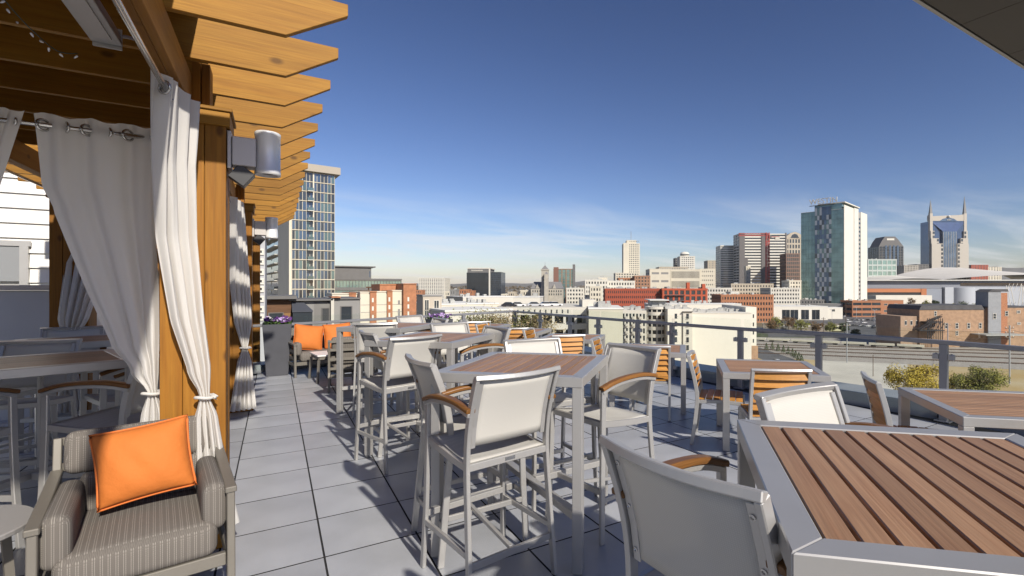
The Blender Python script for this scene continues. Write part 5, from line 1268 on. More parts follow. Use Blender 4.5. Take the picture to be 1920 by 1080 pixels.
# striped towers
B_('striped_tower', 'white tower with thin horizontal stripes', 1351, 1386, 461, 880, 30, white_w, gdark, 1, 26, 0.02, 0.55, roof=white_w)
t, (x0, W, B, H) = B_('banded_tower', 'wide dark tower with bold white horizontal bands', 1386, 1474, 439, 850, 30, white_w, gblack, 1, 25, 0.02, 0.5, roof=greyd, proud=0.8)
for a0, a1 in ((0, 0.11), (0.47, 0.61), (0.985, 1.0)): MB().box(x0 + W * a0 - 0.3, x0 + W * a1 + 0.3, -1.6, 2, 0, H + 2).build('dark_pier', cmat('dark_brown_pier', (0.13, 0.12, 0.115)), t)
MB().box(x0 + W * 0.11, x0 + W * 0.18, -1.3, 1, 0, H * 0.66).build('dark_pier', MATS['dark_brown_pier'], t)
t, (x0, W, B, H) = B_('gabled_office', 'beige office tower with arched gable top', 1474, 1506, 447, 950, 30, tan_w, gdark, 6, 12, 0.4, 0.3, roof=tan_w)
MB().prism([(0, 0), (W, 0), (W, 4), (W * .75, 10), (W * .5, 12.5), (W * .25, 10), (0, 4)], (x0, -0.4, H), (1, 0, 0), (0, 0, 1), (0, 1, 0), 12).build('gable', tan_w, t)
MB().prism([(W * .25, 1), (W * .75, 1), (W * .65, 7), (W * .5, 9), (W * .35, 7)], (x0, -0.6, H), (1, 0, 0), (0, 0, 1), (0, 1, 0), 0.15).build('arched_window', gdark, t)
B_('scaffold_frame', 'brown unfinished building frame behind the crane', 1474, 1500, 476, 800, 25, cmat('rusty_frame', (0.22, 0.13, 0.09)), gdark, 7, 14, 0.3, 0.25, roof=greym)
# red crane
d = 600; c = at(1439, d); t = thing('tower_crane', 'red tower crane in front of the banded tower', 'crane', (c.x, c.y, ZG), -YAW)
redc = cmat('crane_red', (0.36, 0.05, 0.04), rough=0.5); q = d / F; ZZ = lambda y: zat(y, d) - ZG
m = MB(); w_ = 1.7; Ht = ZZ(436)
for sx in (-1, 1):
    for sy in (-1, 1): m.box(sx * w_ - .35, sx * w_ + .35, sy * w_ - .35, sy * w_ + .35, 0, Ht)
for k in range(int(Ht / 4)):
    s = 1 if k % 2 else -1
    for y in (-w_, w_): m.bar((-s * w_, y, k * 4), (s * w_, y, k * 4 + 4), 0.45, 0.45)
    for x in (-w_, w_): m.bar((x, -s * w_, k * 4), (x, s * w_, k * 4 + 4), 0.45, 0.45)
m.build('mast', redc, t)
m = MB(); zj = ZZ(442)
for y in (-1, 1): m.box(-54 * q, 0, y - .3, y + .3, zj - .3, zj + .3)
m.box(-54 * q, 0, -.3, .3, zj + 2.4, zj + 3)
for k in range(18): m.bar((-k * 3 * q, -1, zj), (-(k + .5) * 3 * q, 0, zj + 2.7), 0.35, 0.35); m.bar((-(k + .5) * 3 * q, 0, zj + 2.7), (-(k + 1) * 3 * q, 1, zj), 0.35, 0.35)
m.build('jib', redc, t)
m = MB()
for y in (-1, 1): m.box(0, 22 * q, y - .3, y + .3, ZZ(444) - .3, ZZ(444) + .3)
m.build('counter_jib', redc, t); MB().box(14 * q, 22 * q, -1.5, 1.5, ZZ(449), ZZ(444.5)).build('counterweight', conc, t); MB().box(1.8, 4.4, -1.4, 1.4, ZZ(446), ZZ(441)).build('cab', greyd, t)
MB().bar((0, 0, Ht + 0.1), (-40 * q, 0, zj + 3.01), 0.15, 0.15).build('tie_rope', greyd, t)
# low buildings round the crane foot
mini(1325, 1372, 541, 500, conc, 'banded concrete garage left of the crane', 30, 2)
mini(1371, 1450, 533, 560, tan_w, 'tan stone civic building below the banded tower', 30, 4)
mini(1352, 1450, 554, 420, brick, 'brick office with dark ribbon windows under the crane', 30, 5)
mini(1445, 1500, 541, 520, conc, 'cluttered pale rooftop right of the crane', 30, 8)
mini(1480, 1502, 527, 540, cream, 'pale house like block left of the green glass hotel', 20)
B_('roman_church', 'pale church front with small tower below the banded tower', 1399, 1407, 500, 650, 8, cream, greym, 2, 10, 0.5, 0.5, roof=cream)
# green glass hotel with sign
d = 520; th = R(50)
t, (x0, W, B, H) = B_('green_glass_hotel', 'tall green glass hotel tower with white right side and roof sign', 1502, 1626, 391, d, 0, gteal, gteal, 15, 22, 0.06, 0.14, th=R(44), pc=1582, nxb=1, roof=white_w, proud=0.15, parapet=0, pier_b=0.0, band_b=0.0, wmb=white_w)
wm_ = MB(); wm_.box(0.05, 0.5, 0.05, B * 0.38, 0, H + 4).box(0.05, 0.5, B * 0.40, B * 0.58, 0, H + 5).box(0.05, 0.6, B * 0.68, B * 0.97, 0, H + 3); wm_.build('white_wall', white_w, t)
MB().box(0.05, 0.4, B * 0.585, B * 0.675, 0, H + 2).build('recess', cmat('shaft_grey', (0.30, 0.29, 0.27)), t)
for k in range(21): MB().box(0.35, 0.45, B * 0.60, B * 0.66, 12 + k * (H - 14) / 21, 12 + k * (H - 14) / 21 + 2.2).build('window', gblack, t)
rnd = random.Random(5); fl = H / 22; chk = cmat('pale_panel', (0.34, 0.37, 0.40), rough=0.4)
for f in range(3, 23):      # checkered blue bay
    for k in range(7):
        mm = rnd.choice([gblue, ggreen, gdark]) if (k + f) % 2 else rnd.choice([chk, chk, gblue])
        xx = -W * 0.66 + k * W * 0.38 / 7
        MB().box(xx + 0.08, xx + W * 0.38 / 7 - 0.08, -0.55, 0.0, (f - 1) * fl + 0.3, f * fl + (0.05 if f < 22 else 4)).build('checker_panel', mm, t)
MB().box(-W * 0.68, -2, 1.2, B * 0.6, H, H + 6.5).build('penthouse', gteal, t); MB().box(-W * 0.6, 1, 0.5, B * 0.62, H + 6.51, H + 7.6).build('penthouse_roof', white_w, t)
MB().box(-W * 0.79, -W * 0.2, -1.2, 1.0, H + 6.0, H + 6.49).build('sign_canopy', greyd, t)
text('WESTIN', 8.0, white_w, t, (-W * 0.46, -0.9, H + 10.2), depth=0.4)
MB().box(-W, 0.1, -9, -0.8, 0, 13).build('podium', conc, t); MB().box(-W * 0.5, 0.2, -9.2, -9.01, 6, 10).build('podium_window', ggreen, t)
MB().box(0.62, 9, 0.5, B * 1.0, 0, 10).build('podium', white_w, t)
mini(1497, 1545, 563, 530, greyd, 'dark flat podium left of the green glass hotel', 20, 6)
# arched dark tower, green midrise, fillers
t, (x0, W, B, H) = B_('dark_arched_tower', 'dark office tower with sloped shoulders and white sign', 1648, 1694, 462, 1050, 40, greyd, gblack, 8, 22, 0.15, 0.1, roof=greyd, parapet=0)
MB().prism([(0, 0), (W, 0), (W * .78, 15), (W * .66, 21), (W * .25, 21), (W * .12, 12)], (x0, 0, H), (1, 0, 0), (0, 0, 1), (0, 1, 0), 34).build('crown', greyd, t)
MB().box(x0 + W * .32, x0 + W * .62, -0.5, -0.01, H + 13, H + 17).build('sign', white_w, t)
for k in range(4): MB().box(x0 + W * (.25 + .16 * k), x0 + W * (.32 + .16 * k), -0.9, -0.36, 0, H + 2).build('glass_bay', gblue, t)
B_('green_midrise', 'green glass midrise right of the hotel', 1627, 1681, 487, 700, 35, cmat('pale_frame', (0.42, 0.46, 0.43)), gteal, 6, 9, 0.18, 0.28, roof=greym, units=3)
mini(1695, 1722, 498, 1000, cmat('pale_fins', (0.38, 0.35, 0.30)), 'small finned office between the dark tower and twin spires', 30, 2); mini(1719, 1746, 496, 1100, greyd, 'dark flat topped office left of the twin spired tower', 30, 0)
mini(1821, 1853, 497, 1500, redbrick, 'red flat roofed building right of the twin spired tower', 30, 0); mini(1852, 1878, 501, 1500, cream, 'small cream building on the far right hill', 30, 0)
# twin spired tower
d = 1100; c = at(1779, d); q = d / F; t = thing('twin_spired_tower', 'tall blue glass tower with two pointed spires and logo', 'tower', (c.x, c.y, ZG), -YAW); ZZ = lambda y: zat(y, d) - ZG
fr = cmat('tower_stone', (0.46, 0.42, 0.36)); gnavy = glz('navy_glass', (0.05, 0.09, 0.18), var=0.15)
MB().box(-30 * q, 30 * q, 2, 40, 0, ZZ(414)).build('glass_shaft', gnavy, t)
MB().box(-13 * q, 13 * q, -3, 1.9, 0, ZZ(434)).build('glass_bay', gblue, t)
for k in range(6): MB().box((-12 + k * 4.8) * q - .25, (-12 + k * 4.8) * q + .25, -3.3, -3.01, 0, ZZ(435)).build('mullion', fr, t)
MB().add([(-30 * q, 1.9, ZZ(417)), (30 * q, 1.9, ZZ(417)), (13 * q, -3, ZZ(434)), (-13 * q, -3, ZZ(434))], [(0, 1, 2, 3)]).build('glass_slope', gnavy, t)
MB().prism([(-34 * q, ZZ(414)), (34 * q, ZZ(414)), (34 * q, ZZ(401)), (20 * q, ZZ(403)), (-28 * q, ZZ(405)), (-34 * q, ZZ(403))], (0, 1.5, 0), (1, 0, 0), (0, 0, 1), (0, 1, 0), 10).build('crown', fr, t)
MB().prism([(-17 * q, 0), (17 * q, 0), (10 * q, 5.5), (0, 8), (-10 * q, 5.5)], (0, 0.8, ZZ(414.5)), (1, 0, 0), (0, 0, 1), (0, 1, 0), 0.65).build('arch_window', gblue, t)
logo = MB().lathe([(0, -2.8), (1.5, -2.4), (2.5, -1.2), (2.8, 0), (2.5, 1.2), (1.5, 2.4), (0, 2.8)], 16, (0, -0.5, ZZ(406))).build('logo_globe', white_w, t, smooth=True)
text('AT&T', 4.0, white_w, t, (0.5, -0.2, ZZ(412.3)), depth=0.2)
for s, top in ((-1, 373), (1, 366)):
    for k, (w0, yb) in enumerate([(7, 433), (14, 447), (21, 457)]):
        x1 = 34.5 * q * s; x2 = s * (34.5 - w0) * q; xa, xb = sorted((x1, x2))
        MB().box(xa, xb, -1.5 * (k + 1), 4, 0, ZZ(yb)).build('stepped_wing', fr, t)
        if w0 > 8 or True:
            for kk in range(int((ZZ(yb)) / 9)):
                if ZZ(yb) - kk * 9 - 7 > 20: MB().box(x2 + (0.8 if s < 0 else 1) - (5 if s < 0 else 0), x2 + 4.8 - (5 if s < 0 else 0), -1.5 * (k + 1) - .3, -1.5 * (k + 1) - .02, ZZ(yb) - kk * 9 - 7, ZZ(yb) - kk * 9 - 1.5).build('window', gdark, t)
    x = 32 * q * s
    MB().box(x - 2.6 * q, x + 2.6 * q, 1, 7, ZZ(450), ZZ(400)).build('corner_pier', fr, t)
    MB().add([(x - 2.4 * q, 1.4, ZZ(400)), (x + 2.4 * q, 1.4, ZZ(400)), (x + 2.4 * q, 6.6, ZZ(400)), (x - 2.4 * q, 6.6, ZZ(400)), (x, 4, ZZ(top))], [(0, 1, 4), (1, 2, 4), (2, 3, 4), (3, 0, 4)]).build('spire', greym, t)
# ---- arena with curved roof
d = 640; c = at(1628, d); q = d / F; t = thing('arena', 'arena with sweeping white curved roof and grey glass wall', 'building', (c.x, c.y, ZG), -YAW); ZZ = lambda y: zat(y, d) - ZG
roofa = cmat('arena_roof_membrane', (0.62, 0.59, 0.53), var=0.05, scale=0.05)
def arc(x0, x1, y0, y1, yt, dep0, dep1, n=24):
    m = MB(); vs = []
    for j, dd in enumerate((dep0, dep1)):
        for i in range(n + 1):
            s = i / n; y = y0 + (y1 - y0) * s - (max(y0, y1) - yt) * math.sin(math.pi * s) ** 0.8 * (1 if j else 0.25)
            vs.append(((x0 + (x1 - x0) * s - 1628) * q, dd, ZZ(y)))
    m.add(vs, [(i, i + 1, n + 2 + i, n + 1 + i) for i in range(n)]); return m
arc(1764, 2060, 525, 520, 496, 0, 130).build('roof', roofa, t, smooth=True)
arc(1640, 1790, 528, 526, 508, 4, 110).build('roof', roofa, t, smooth=True)
for k in range(7): MB().box((1800 + k * 13 - 1628) * q, (1808 + k * 13 - 1628) * q, 60, 70, ZZ(526), ZZ(518 - k * 1.1)).build('roof_monitor', roofa, t)
MB().box(-2, 420 * q, 3, 120, ZZ(541), ZZ(526.5)).build('upper_wall', cmat('arena_grey_panel', (0.20, 0.21, 0.24)), t)
MB().box(176 * q, 420 * q, 2.7, 2.99, ZZ(536), ZZ(530.5)).build('window_band', gblack, t)
MB().box(-4, 420 * q, -3, 3, ZZ(526.4), ZZ(524.5)).build('eave', cmat('eave_white', (0.55, 0.54, 0.5)), t)
MB().box(-2, 108 * q, 1, 60, ZZ(548), ZZ(541.2)).build('orange_wall', cmat('orange_panel', (0.40, 0.15, 0.06)), t)
MB().box(100 * q, 110 * q, 0.5, 60, 0, ZZ(541.2)).build('orange_pier', MATS['orange_panel'], t)
MB().box(-2, 100 * q, 1.5, 60, ZZ(553), ZZ(548.1)).build('dark_band', gblack, t)
MB().box(-2, 99 * q, -20, 20, 0, ZZ(553.2)).build('podium', white_w, t)
MB().box(110.2 * q, 140 * q, 1, 60, 0, ZZ(541.3)).build('glass_wall', cmat('arena_dim_glass', (0.25, 0.27, 0.31), rough=0.3), t)
MB().box(142 * q, 420 * q, -2, 50, 0, ZZ(538.5)).build('glass_wall', cmat('arena_pale_panel', (0.42, 0.44, 0.47), rough=0.35), t)
MB().lathe([(16, 0), (16, ZZ(539))], 24, (178 * q, 6, 0)).build('drum', MATS['arena_pale_panel'], t, smooth=True)
m = MB(); rnd = random.Random(9)
for k in range(16):
    x = (1850 + k * 7 - 1628) * q; m.bar((x, -30, ZZ(570)), (x + rnd.uniform(-5, 5), -30, ZZ(532 + rnd.uniform(0, 8))), 0.5, 0.5); m.bar((x, -30, ZZ(545)), (x + 4, -30, ZZ(532)), 0.4, 0.4)
m.build('truss_sculpture', white_w, t)
# ---- red brick warehouse
t, (x0, W, B, H) = B_('red_brick_warehouse', 'long red brick warehouse with rows of small windows', 1133, 1241, 543, 350, 0, redbrick, gdark, 26, 8, 0.55, 0.5, th=R(-28), pc=1240.5, roof=greyd, units=0) if False else bldg('red_brick_warehouse', 'long red brick warehouse with rows of small windows', 1135, 1241, 543, 350, 26, redbrick, gdark, 28, 8, 0.55, 0.5, roof=greyd, units=14)
t, (x0, W, B, H) = bldg('red_brick_loft', 'bright red loft building with deep balconies', 1242, 1326, 543, 345, 24, cmat('bright_red_brick', (0.42, 0.085, 0.035), var=0.1, scale=1), gdark, 8, 7, 0.32, 0.3, roof=greyd, units=8)
MB().box(x0 + W * .55, x0 + W * .62, 1, 5, H, H + 5).box(x0 + W * .9, x0 + W * .97, 1, 5, H, H + 4).build('stair_tower', MATS['bright_red_brick'], t)
for f in range(4): MB().box(x0 + 2, x0 + W * .5, -2.0, -0.4, H - 4 - f * 3.8, H - 3.7 - f * 3.8).build('balcony', greyd, t)
# ---- parking garage and cream neighbours
d = 135; c = at(930, d); q = d / F; t = thing('parking_garage', 'cream concrete parking garage with open decks', 'parking garage', (c.x, c.y, ZG), -YAW - R(-6)); ZZ = lambda y: zat(y, d) - ZG
Wg = 172 * q
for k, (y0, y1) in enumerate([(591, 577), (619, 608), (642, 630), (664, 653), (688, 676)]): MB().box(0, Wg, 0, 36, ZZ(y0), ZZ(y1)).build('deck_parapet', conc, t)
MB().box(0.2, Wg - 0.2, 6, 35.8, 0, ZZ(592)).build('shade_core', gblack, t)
for k in range(9): MB().box(k * Wg / 8 - 0.35, k * Wg / 8 + 0.35, 0.2, 1.0, 0, ZZ(591)).build('column', conc, t)
for k in range(13): MB().box((8 + k * 10.5) * q, (10.4 + k * 10.5) * q, -0.04, 0.1, ZZ(588), ZZ(581)).build('slot_window', gblack, t)
MB().box(166 * q, 192 * q, 4, 14, 0, ZZ(563)).build('stair_tower', conc, t)
MB().box(-60 * q, -0.2, 3, 36, ZZ(600), ZZ(590)).build('ramp', conc, t)
plain('cream_block', 'blank cream wall right of the parking garage', 1104, 1168, 580, 128, 20, cmat('green_cream_wall', (0.50, 0.48, 0.38), var=0.04, scale=0.2), roof=roofw, units=6)
plain('cream_warehouse', 'long pale roof and wall left of the parking garage', 820, 935, 572, 165, 30, cream, roof=roofw, units=9, grid=True)
plain('cream_upper_block', 'pale blank wall stepping up behind the garage', 868, 972, 558, 230, 26, conc, roof=roofw, units=6, grid=True)
plain('white_parapet_block', 'white wall with parked cars before it', 962, 1012, 558, 210, 20, white_w, roof=roofw, units=2)
plain('rooftop_house', 'small brown stair house left of the pale roof', 793, 828, 556, 120, 6, cmat('cream_brown', (0.42, 0.37, 0.30)), wins=[(0.2, 572, 0.9, 2.4), (0.2, 592, 0.9, 2.4), (0.72, 574, 1.1, 2.6)], roof=greym, grid=True)
plain('cream_terrace_block', 'cream block below the pale roof', 835, 960, 585, 110, 20, conc, roof=roofw, grid=True)
# ---- white apartment block
d = 170; c = at(1296, d); q = d / F; t = thing('white_apartment_block', 'white apartment block with blank wall, balconies and rooftop condensers', 'building', (c.x, c.y, ZG), -YAW); ZZ = lambda y: zat(y, d) - ZG
MB().box(0, 113 * q, 0, 30, 0, ZZ(588)).build('wall', white_w, t)
MB().box(-0.15, 113 * q + .15, -0.15, 30, ZZ(588) + .01, ZZ(586.5)).build('parapet', white_w, t)
MB().box(113 * q + .01, 134 * q, 6, 36, 0, ZZ(577)).build('wall', white_w, t)
for f in range(5):
    MB().box(118 * q, 121 * q, 5.9, 6.05, ZZ(598 + f * 16) , ZZ(591 + f * 16)).build('window', gdark, t); MB().box(127 * q, 129 * q, 5.9, 6.05, ZZ(598 + f * 16), ZZ(591 + f * 16)).build('window', gdark, t)
MB().box(113 * q, 136 * q, 5.5, 30, 0, ZZ(652)).build('brick_base', brownbrick, t)
MB().box(-46 * q, -0.01, -2, 28, 0, ZZ(579)).build('wall', white_w, t)
MB().box(-18 * q, -1 * q, -2.6, -2.01, 0, ZZ(584)).build('bay', conc, t)
MB().box(-19 * q, 0, -3.2, -1.9, ZZ(584) + .01, ZZ(583)).build('bay_roof', greyd, t)
for f in range(6):
    y = 592 + f * 14.5
    for x in (-31, -10):
        o = MB().box((x - 2) * q, (x + 2.4) * q, -2.72 if x > -20 else -2.06, -2.5 if x > -20 else -1.95, ZZ(y + 4.5), ZZ(y - 4.5)).build('window', gdark, t)
        MB().box((x - 2.6) * q, (x + 3) * q, -3.1, -2.95, ZZ(y + 4.5), ZZ(y + 4.2)).box((x - 2.6) * q, (x + 3) * q, -3.1, -3.0, ZZ(y + 1), ZZ(y + 0.6)).build('balcony_rail', greyd, o)
# rounded balcony stack
cxr = -62 * q
MB().lathe([(0, 0), (16 * q, 0), (16 * q, ZZ(581)), (0, ZZ(581))], 24, (cxr, 6, 0)).build('round_core', gdark, t)
for f in range(7):
    y = 582 + f * 14
    o = MB().lathe([(15 * q, -0.25), (19.5 * q, -0.25), (19.5 * q, 0.95), (19.0 * q, 0.95), (19.0 * q, 0.05), (15 * q, 0.05)], 32, (cxr, 6, ZZ(y + 9))).build('balcony', conc, t)
MB().lathe([(0, 0), (20.5 * q, 0), (20.5 * q, .8), (0, .8)], 32, (cxr, 6, ZZ(580.5))).build('round_roof', conc, t)
for a in range(7):
    an = math.pi + a * math.pi / 6; MB().box(cxr + 18.6 * q * math.cos(an) - .15, cxr + 18.6 * q * math.cos(an) + .15, 6 + 18.6 * q * math.sin(an) - .15, 6 + 18.6 * q * math.sin(an) + .15, 0, ZZ(581)).build('column', conc, t)
# receding wing
m_ = MB(); b_ang = R(58); O = Vector((-81 * q, 4, 0)); u = Vector((-math.cos(b_ang) , -math.sin(b_ang), 0)) if False else Vector((-0.97, 0.24, 0)); n = Vector((-0.24, -0.97, 0))
MB().ob(O, u, n, (0, 0, 1), 0, 47 * q, 0, ZZ(583), -14, 0).build('wing', white_w, t)
for k in range(7):
    for f in range(6):
        y = 594 + f * 14
        o = MB().ob(O, u, n, (0, 0, 1), (3 + k * 6.6) * q, (6.4 + k * 6.6) * q, ZZ(y + 5), ZZ(y - 4.5), -0.1, 0.05).build('window', gblack if k % 2 else gdark, t)
        if k % 2: MB().ob(O, u, n, (0, 0, 1), (2.5 + k * 6.6) * q, (6.9 + k * 6.6) * q, ZZ(y + 5) - .2, ZZ(y + 1), 0.06, 0.9).build('balcony', conc, o)
um = MB().box(-.55, .55, -.55, .55, 0, 1.1).lathe([(0, 1.11), (.4, 1.11), (.4, 1.16), (0, 1.16)], 10).mesh('rooftop_unit'); um.materials.append(unit_m)
rnd = random.Random(4)
for k in range(64):
    x = rnd.uniform(-120, 110) * q; y = rnd.choice([3, 5, 9, 11, 16, 18, 24]) + rnd.uniform(-.3, .3)
    zt_ = ZZ(588) + .05 if x > 0 else (ZZ(579) if x > -45 * q else ZZ(583))
    if x > 0 and y > 28 or (-80 * q < x < -45 * q): continue
    link('rooftop_unit', um, None, t, (x, y + (6 if x < -45 * q else 0), zt_), rot=(0, 0, rnd.uniform(-.1, .1)))
MB().box(-58 * q, -28 * q, 20, 32, ZZ(579), ZZ(566)).build('stair_house', unit_m, t)
MB().box(-64 * q, -24 * q, 18, 34, ZZ(566) + .01, ZZ(564.5)).build('stair_house_roof', roofw, t)
plain('white_roof_edge', 'long white rooftop behind the apartment condensers', 1215, 1390, 571, 240, 14, white_w, roof=roofw, units=10)
# ---- brown brick building with fire stairs at right
d = 245; c = at(1724, d); q = d / F; t = thing('brown_brick_building', 'old brown brick warehouse with black fire stairs and small roof tower', 'building', (c.x, c.y, ZG), -YAW - R(-3)); ZZ = lambda y: zat(y, d) - ZG
MB().box(0, 240 * q, 0, 24, 0, ZZ(581)).build('wall', brownbrick, t)
MB().prism([(0, 0), (128 * q, 0), (122 * q, ZZ(572) - ZZ(581)), (4 * q, ZZ(573) - ZZ(581))], (-.3, -.3, ZZ(581) + .02), (1, 0, 0), (0, 0, 1), (0, 1, 0), 24).build('roof', roofd, t)
MB().box(130 * q, 240 * q, -1, 24, 0, ZZ(577)).build('wall', brownbrick, t); MB().box(130 * q - .1, 240 * q, -1.2, 24, ZZ(577) + .01, ZZ(575)).build('roof', roofd, t)
MB().box(130 * q, 155 * q, -1.5, 6, 0, ZZ(547)).build('roof_tower', cmat('grey_tin', (0.26, 0.27, 0.28), var=0.08, scale=1), t); MB().box(155 * q + .01, 168 * q, -1.4, 6, 0, ZZ(549)).build('roof_tower', brick, t)
MB().prism([(0, 0), (40 * q, 0), (38 * q, 1.3), (10 * q, 1.3)], (129 * q, -1.8, ZZ(547) + .01), (1, 0, 0), (0, 0, 1), (0, 1, 0), 8).build('tower_roof', roofd, t)
for (x, y, w2, h2, pl_) in [(31, 588, 3.4, 8, 0), (142, 593, 5, 9, -1.5), (166, 588, 5, 8, -1.4), (191, 585, 6, 4, -1), (192, 607, 6, 3, -1)] + [(x, 611, 4.6, 9, 0) for x in (52, 73, 96, 119)] + [(73, 625, 4, 7, 0)]:
    o = MB().box((x - w2 / 2) * q, (x + w2 / 2) * q, pl_ - .05, pl_ + .1, ZZ(y + h2 / 2), ZZ(y - h2 / 2)).build('window', gdark, t)
    MB().box((x - w2 / 2 - .7) * q, (x + w2 / 2 + .7) * q, pl_ - .16, pl_ - .02, ZZ(y + h2 / 2 + .8), ZZ(y + h2 / 2)).box((x - w2 / 2 - .7) * q, (x - w2 / 2) * q, pl_ - .16, pl_ - .06, ZZ(y + h2 / 2), ZZ(y - h2 / 2)).box((x + w2 / 2) * q, (x + w2 / 2 + .7) * q, pl_ - .16, pl_ - .06, ZZ(y + h2 / 2), ZZ(y - h2 / 2)).box((x - w2 / 2 - .7) * q, (x + w2 / 2 + .7) * q, pl_ - .16, pl_ - .02, ZZ(y - h2 / 2), ZZ(y - h2 / 2 - .7)).box((x - w2 / 2) * q, (x + w2 / 2) * q, pl_ - .12, pl_ - .06, ZZ(y + .3), ZZ(y - .3)).build('frame', conc, o)
MB().box(-34 * q, -.02, 1, 20, 0, ZZ(593)).build('side_wing', cmat('dim_brick', (0.33, 0.225, 0.15), var=0.1, scale=0.6), t)
for x in (-24, -13, -2.5): MB().box((x - 2.2) * q, (x + 2.2) * q, .9, 1.05, ZZ(610), ZZ(601)).build('window', conc, t); MB().box((x - 1.7) * q, (x + 1.7) * q, .85, .95, ZZ(609), ZZ(602)).build('pane', gdark, t)
m = MB(); blk = greyd
m.bar((4 * q, -2, ZZ(605)), (34 * q, -2, ZZ(593)), 3, .4); m.bar((-14 * q, -4, ZZ(617)), (6 * q, -4, ZZ(605)), 3, .4); m.box(-14 * q, 34 * q, -5, -.1, ZZ(619), ZZ(617.5)); m.box(2 * q, 34 * q, -4, -.1, ZZ(604), ZZ(602))
for k in range(9): m.bar(((4 + k * 3.6) * q, -4, ZZ(640)), ((4 + k * 3.6) * q, -4, ZZ(596)), .25, .25)
for k in range(4): m.bar(((4 + k * 8) * q, -4.1, ZZ(618)), ((12 + k * 8) * q, -4.1, ZZ(604)), .25, .25)
m.bar((4 * q, -3.6, ZZ(601)), (34 * q, -3.6, ZZ(589)), .2, .2); m.bar((-14 * q, -5, ZZ(613)), (6 * q, -5, ZZ(601)), .2, .2)
m.build('fire_stairs', blackm, t)
MB().box(100 * q, 180 * q, -9, -.2, ZZ(627), ZZ(625)).build('canopy', unit_m, t)
# mid-ground sheds, brick office
plain('white_warehouse', 'low white warehouse with dark roller doors', 1440, 1552, 575, 455, 30, white_w, wins=[(x, 590, 7.2, 9) for x in (0.30, 0.44, 0.62, 0.80)], gm=gblack, roof=roofw, units=5)
plain('pale_loading_shed', 'pale loading shed below the green glass hotel', 1545, 1580, 577, 470, 14, white_w, roof=roofw, wins=[(0.5, 582, 3, 2)])
bldg('brick_ribbon_office', 'two storey brick office with dark ribbon windows right of the hotel', 1598, 1652, 565, 500, 24, brick, gdark, 3, 3, 0.06, 0.5, roof=roofw, units=6, zb=ZG)
plain('brick_corner_office', 'brick corner block with few windows beside the ribbon office', 1652.5, 1694, 563, 500, 24, brick, wins=[(.2, 571, 3.4, 1.6), (.66, 571, 3, 1.6), (.2, 583, 3.4, 2)], roof=tan_w)
plain('small_shed', 'tiny white shed by the parking lot', 1562, 1570, 611, 350, 3, white_w)
pw_ = plain('graffiti_wall', 'long low wall covered with white and pink graffiti', 1430, 1580, 608, 330, 0.5, cmat('grimy_wall', (0.20, 0.17, 0.14), var=0.3, scale=0.3))
rnd = random.Random(8)
for k in range(26):
    x = rnd.uniform(0.02, 0.97) * pw_[1][0]; wd_ = rnd.uniform(0.8, 2.6); z0 = pw_[1][2] - rnd.uniform(1.4, 3.0)
    o = MB().prism([(0, 0), (wd_ * .8, rnd.uniform(-.2, .2)), (wd_, .9), (wd_ * .6, 1.3), (.2, 1.0)], (x, -.012 - k * .0006, z0), (1, 0, 0), (0, 0, 1), (0, -1, 0), .01).build('graffiti', rnd.choice([white_w, white_w, cmat('pink_paint%d' % k, (0.5, 0.3, 0.32)), conc]), pw_[0])
# ---- cars
carcols = [cmat('car_' + n_, c_, rough=0.25, spec=0.8) for n_, c_ in (('white', (.7, .7, .7)), ('silver', (.42, .43, .45)), ('black', (.02, .02, .025)), ('grey', (.13, .14, .15)), ('red', (.35, .03, .03)), ('blue', (.06, .1, .22)))]
tyre = cmat('tyre', (0.02, 0.02, 0.02))
def car_proto(m_):
    t = thing('car', 'car', 'car')
    MB().prism([(-2.2, .35), (2.2, .35), (2.25, .75), (1.3, .9), (-1.9, .95), (-2.25, .8)], (0, -.85, 0), (1, 0, 0), (0, 0, 1), (0, 1, 0), 1.7).build('body', m_, t)
    MB().prism([(-1.85, .951), (1.25, .91), (.6, 1.42), (-1.2, 1.45)], (0, -.75, 0), (1, 0, 0), (0, 0, 1), (0, 1, 0), 1.5).build('cabin', gblack, t)
    MB().box(-1.15, .55, -.72, .72, 1.455, 1.5).build('roof', m_, t)
    for x in (-1.4, 1.4):
        for y in (-.85, .85): MB().tube([(x, y - .1, .34), (x, y + .1, .34)], .34, 12).build('wheel', tyre, t)
    return t
protos = [car_proto(m_) for m_ in carcols]; index_kids(); used = set()
cn = ['white', 'silver', 'black', 'grey', 'red', 'blue']
CARS = [(1592, 604, 0, 0, 'parked in the lot beside its silver twin'), (1606, 605, 1, 0, 'parked second in the lot row'), (1620, 606, 0, .1, 'in the lot near the hotel foot'), (1618, 613, 3, 1.2, 'alone in the middle of the lot'), (1640, 616, 2, .1, 'first of the lower lot row'), (1652, 616, 0, .1, 'second of the lower lot row'), (1664, 616, 1, .1, 'third of the lower lot row'), (1674, 617, 4, .1, 'last of the lower lot row'), (1672, 609, 0, .3, 'above the red car'), (1666, 603, 1, .2, 'near the brick corner'), (1655, 597, 0, .1, 'under the brick office'), (1640, 597, 3, .1, 'left under the brick office'), (1575, 595, 2, .4, 'by the loading shed'), (1590, 590, 0, 0, 'parked left below the hotel'), (1604, 590, 4, 0, 'parked right below the hotel'), (1618, 589, 0, 0, 'nearest the hotel podium'), (1456, 681, 0, 1.9, 'driving on the curved road')]
def put_car(loc, i, rz, where):
    lab = cn[i] + ' car ' + where
    place(protos[i], i not in used, loc, rz, lab, 'city cars'); used.add(i)
ordn = ['first', 'second', 'third', 'fourth', 'fifth', 'sixth', 'seventh', 'eighth', 'ninth', 'tenth', 'eleventh', 'twelfth']
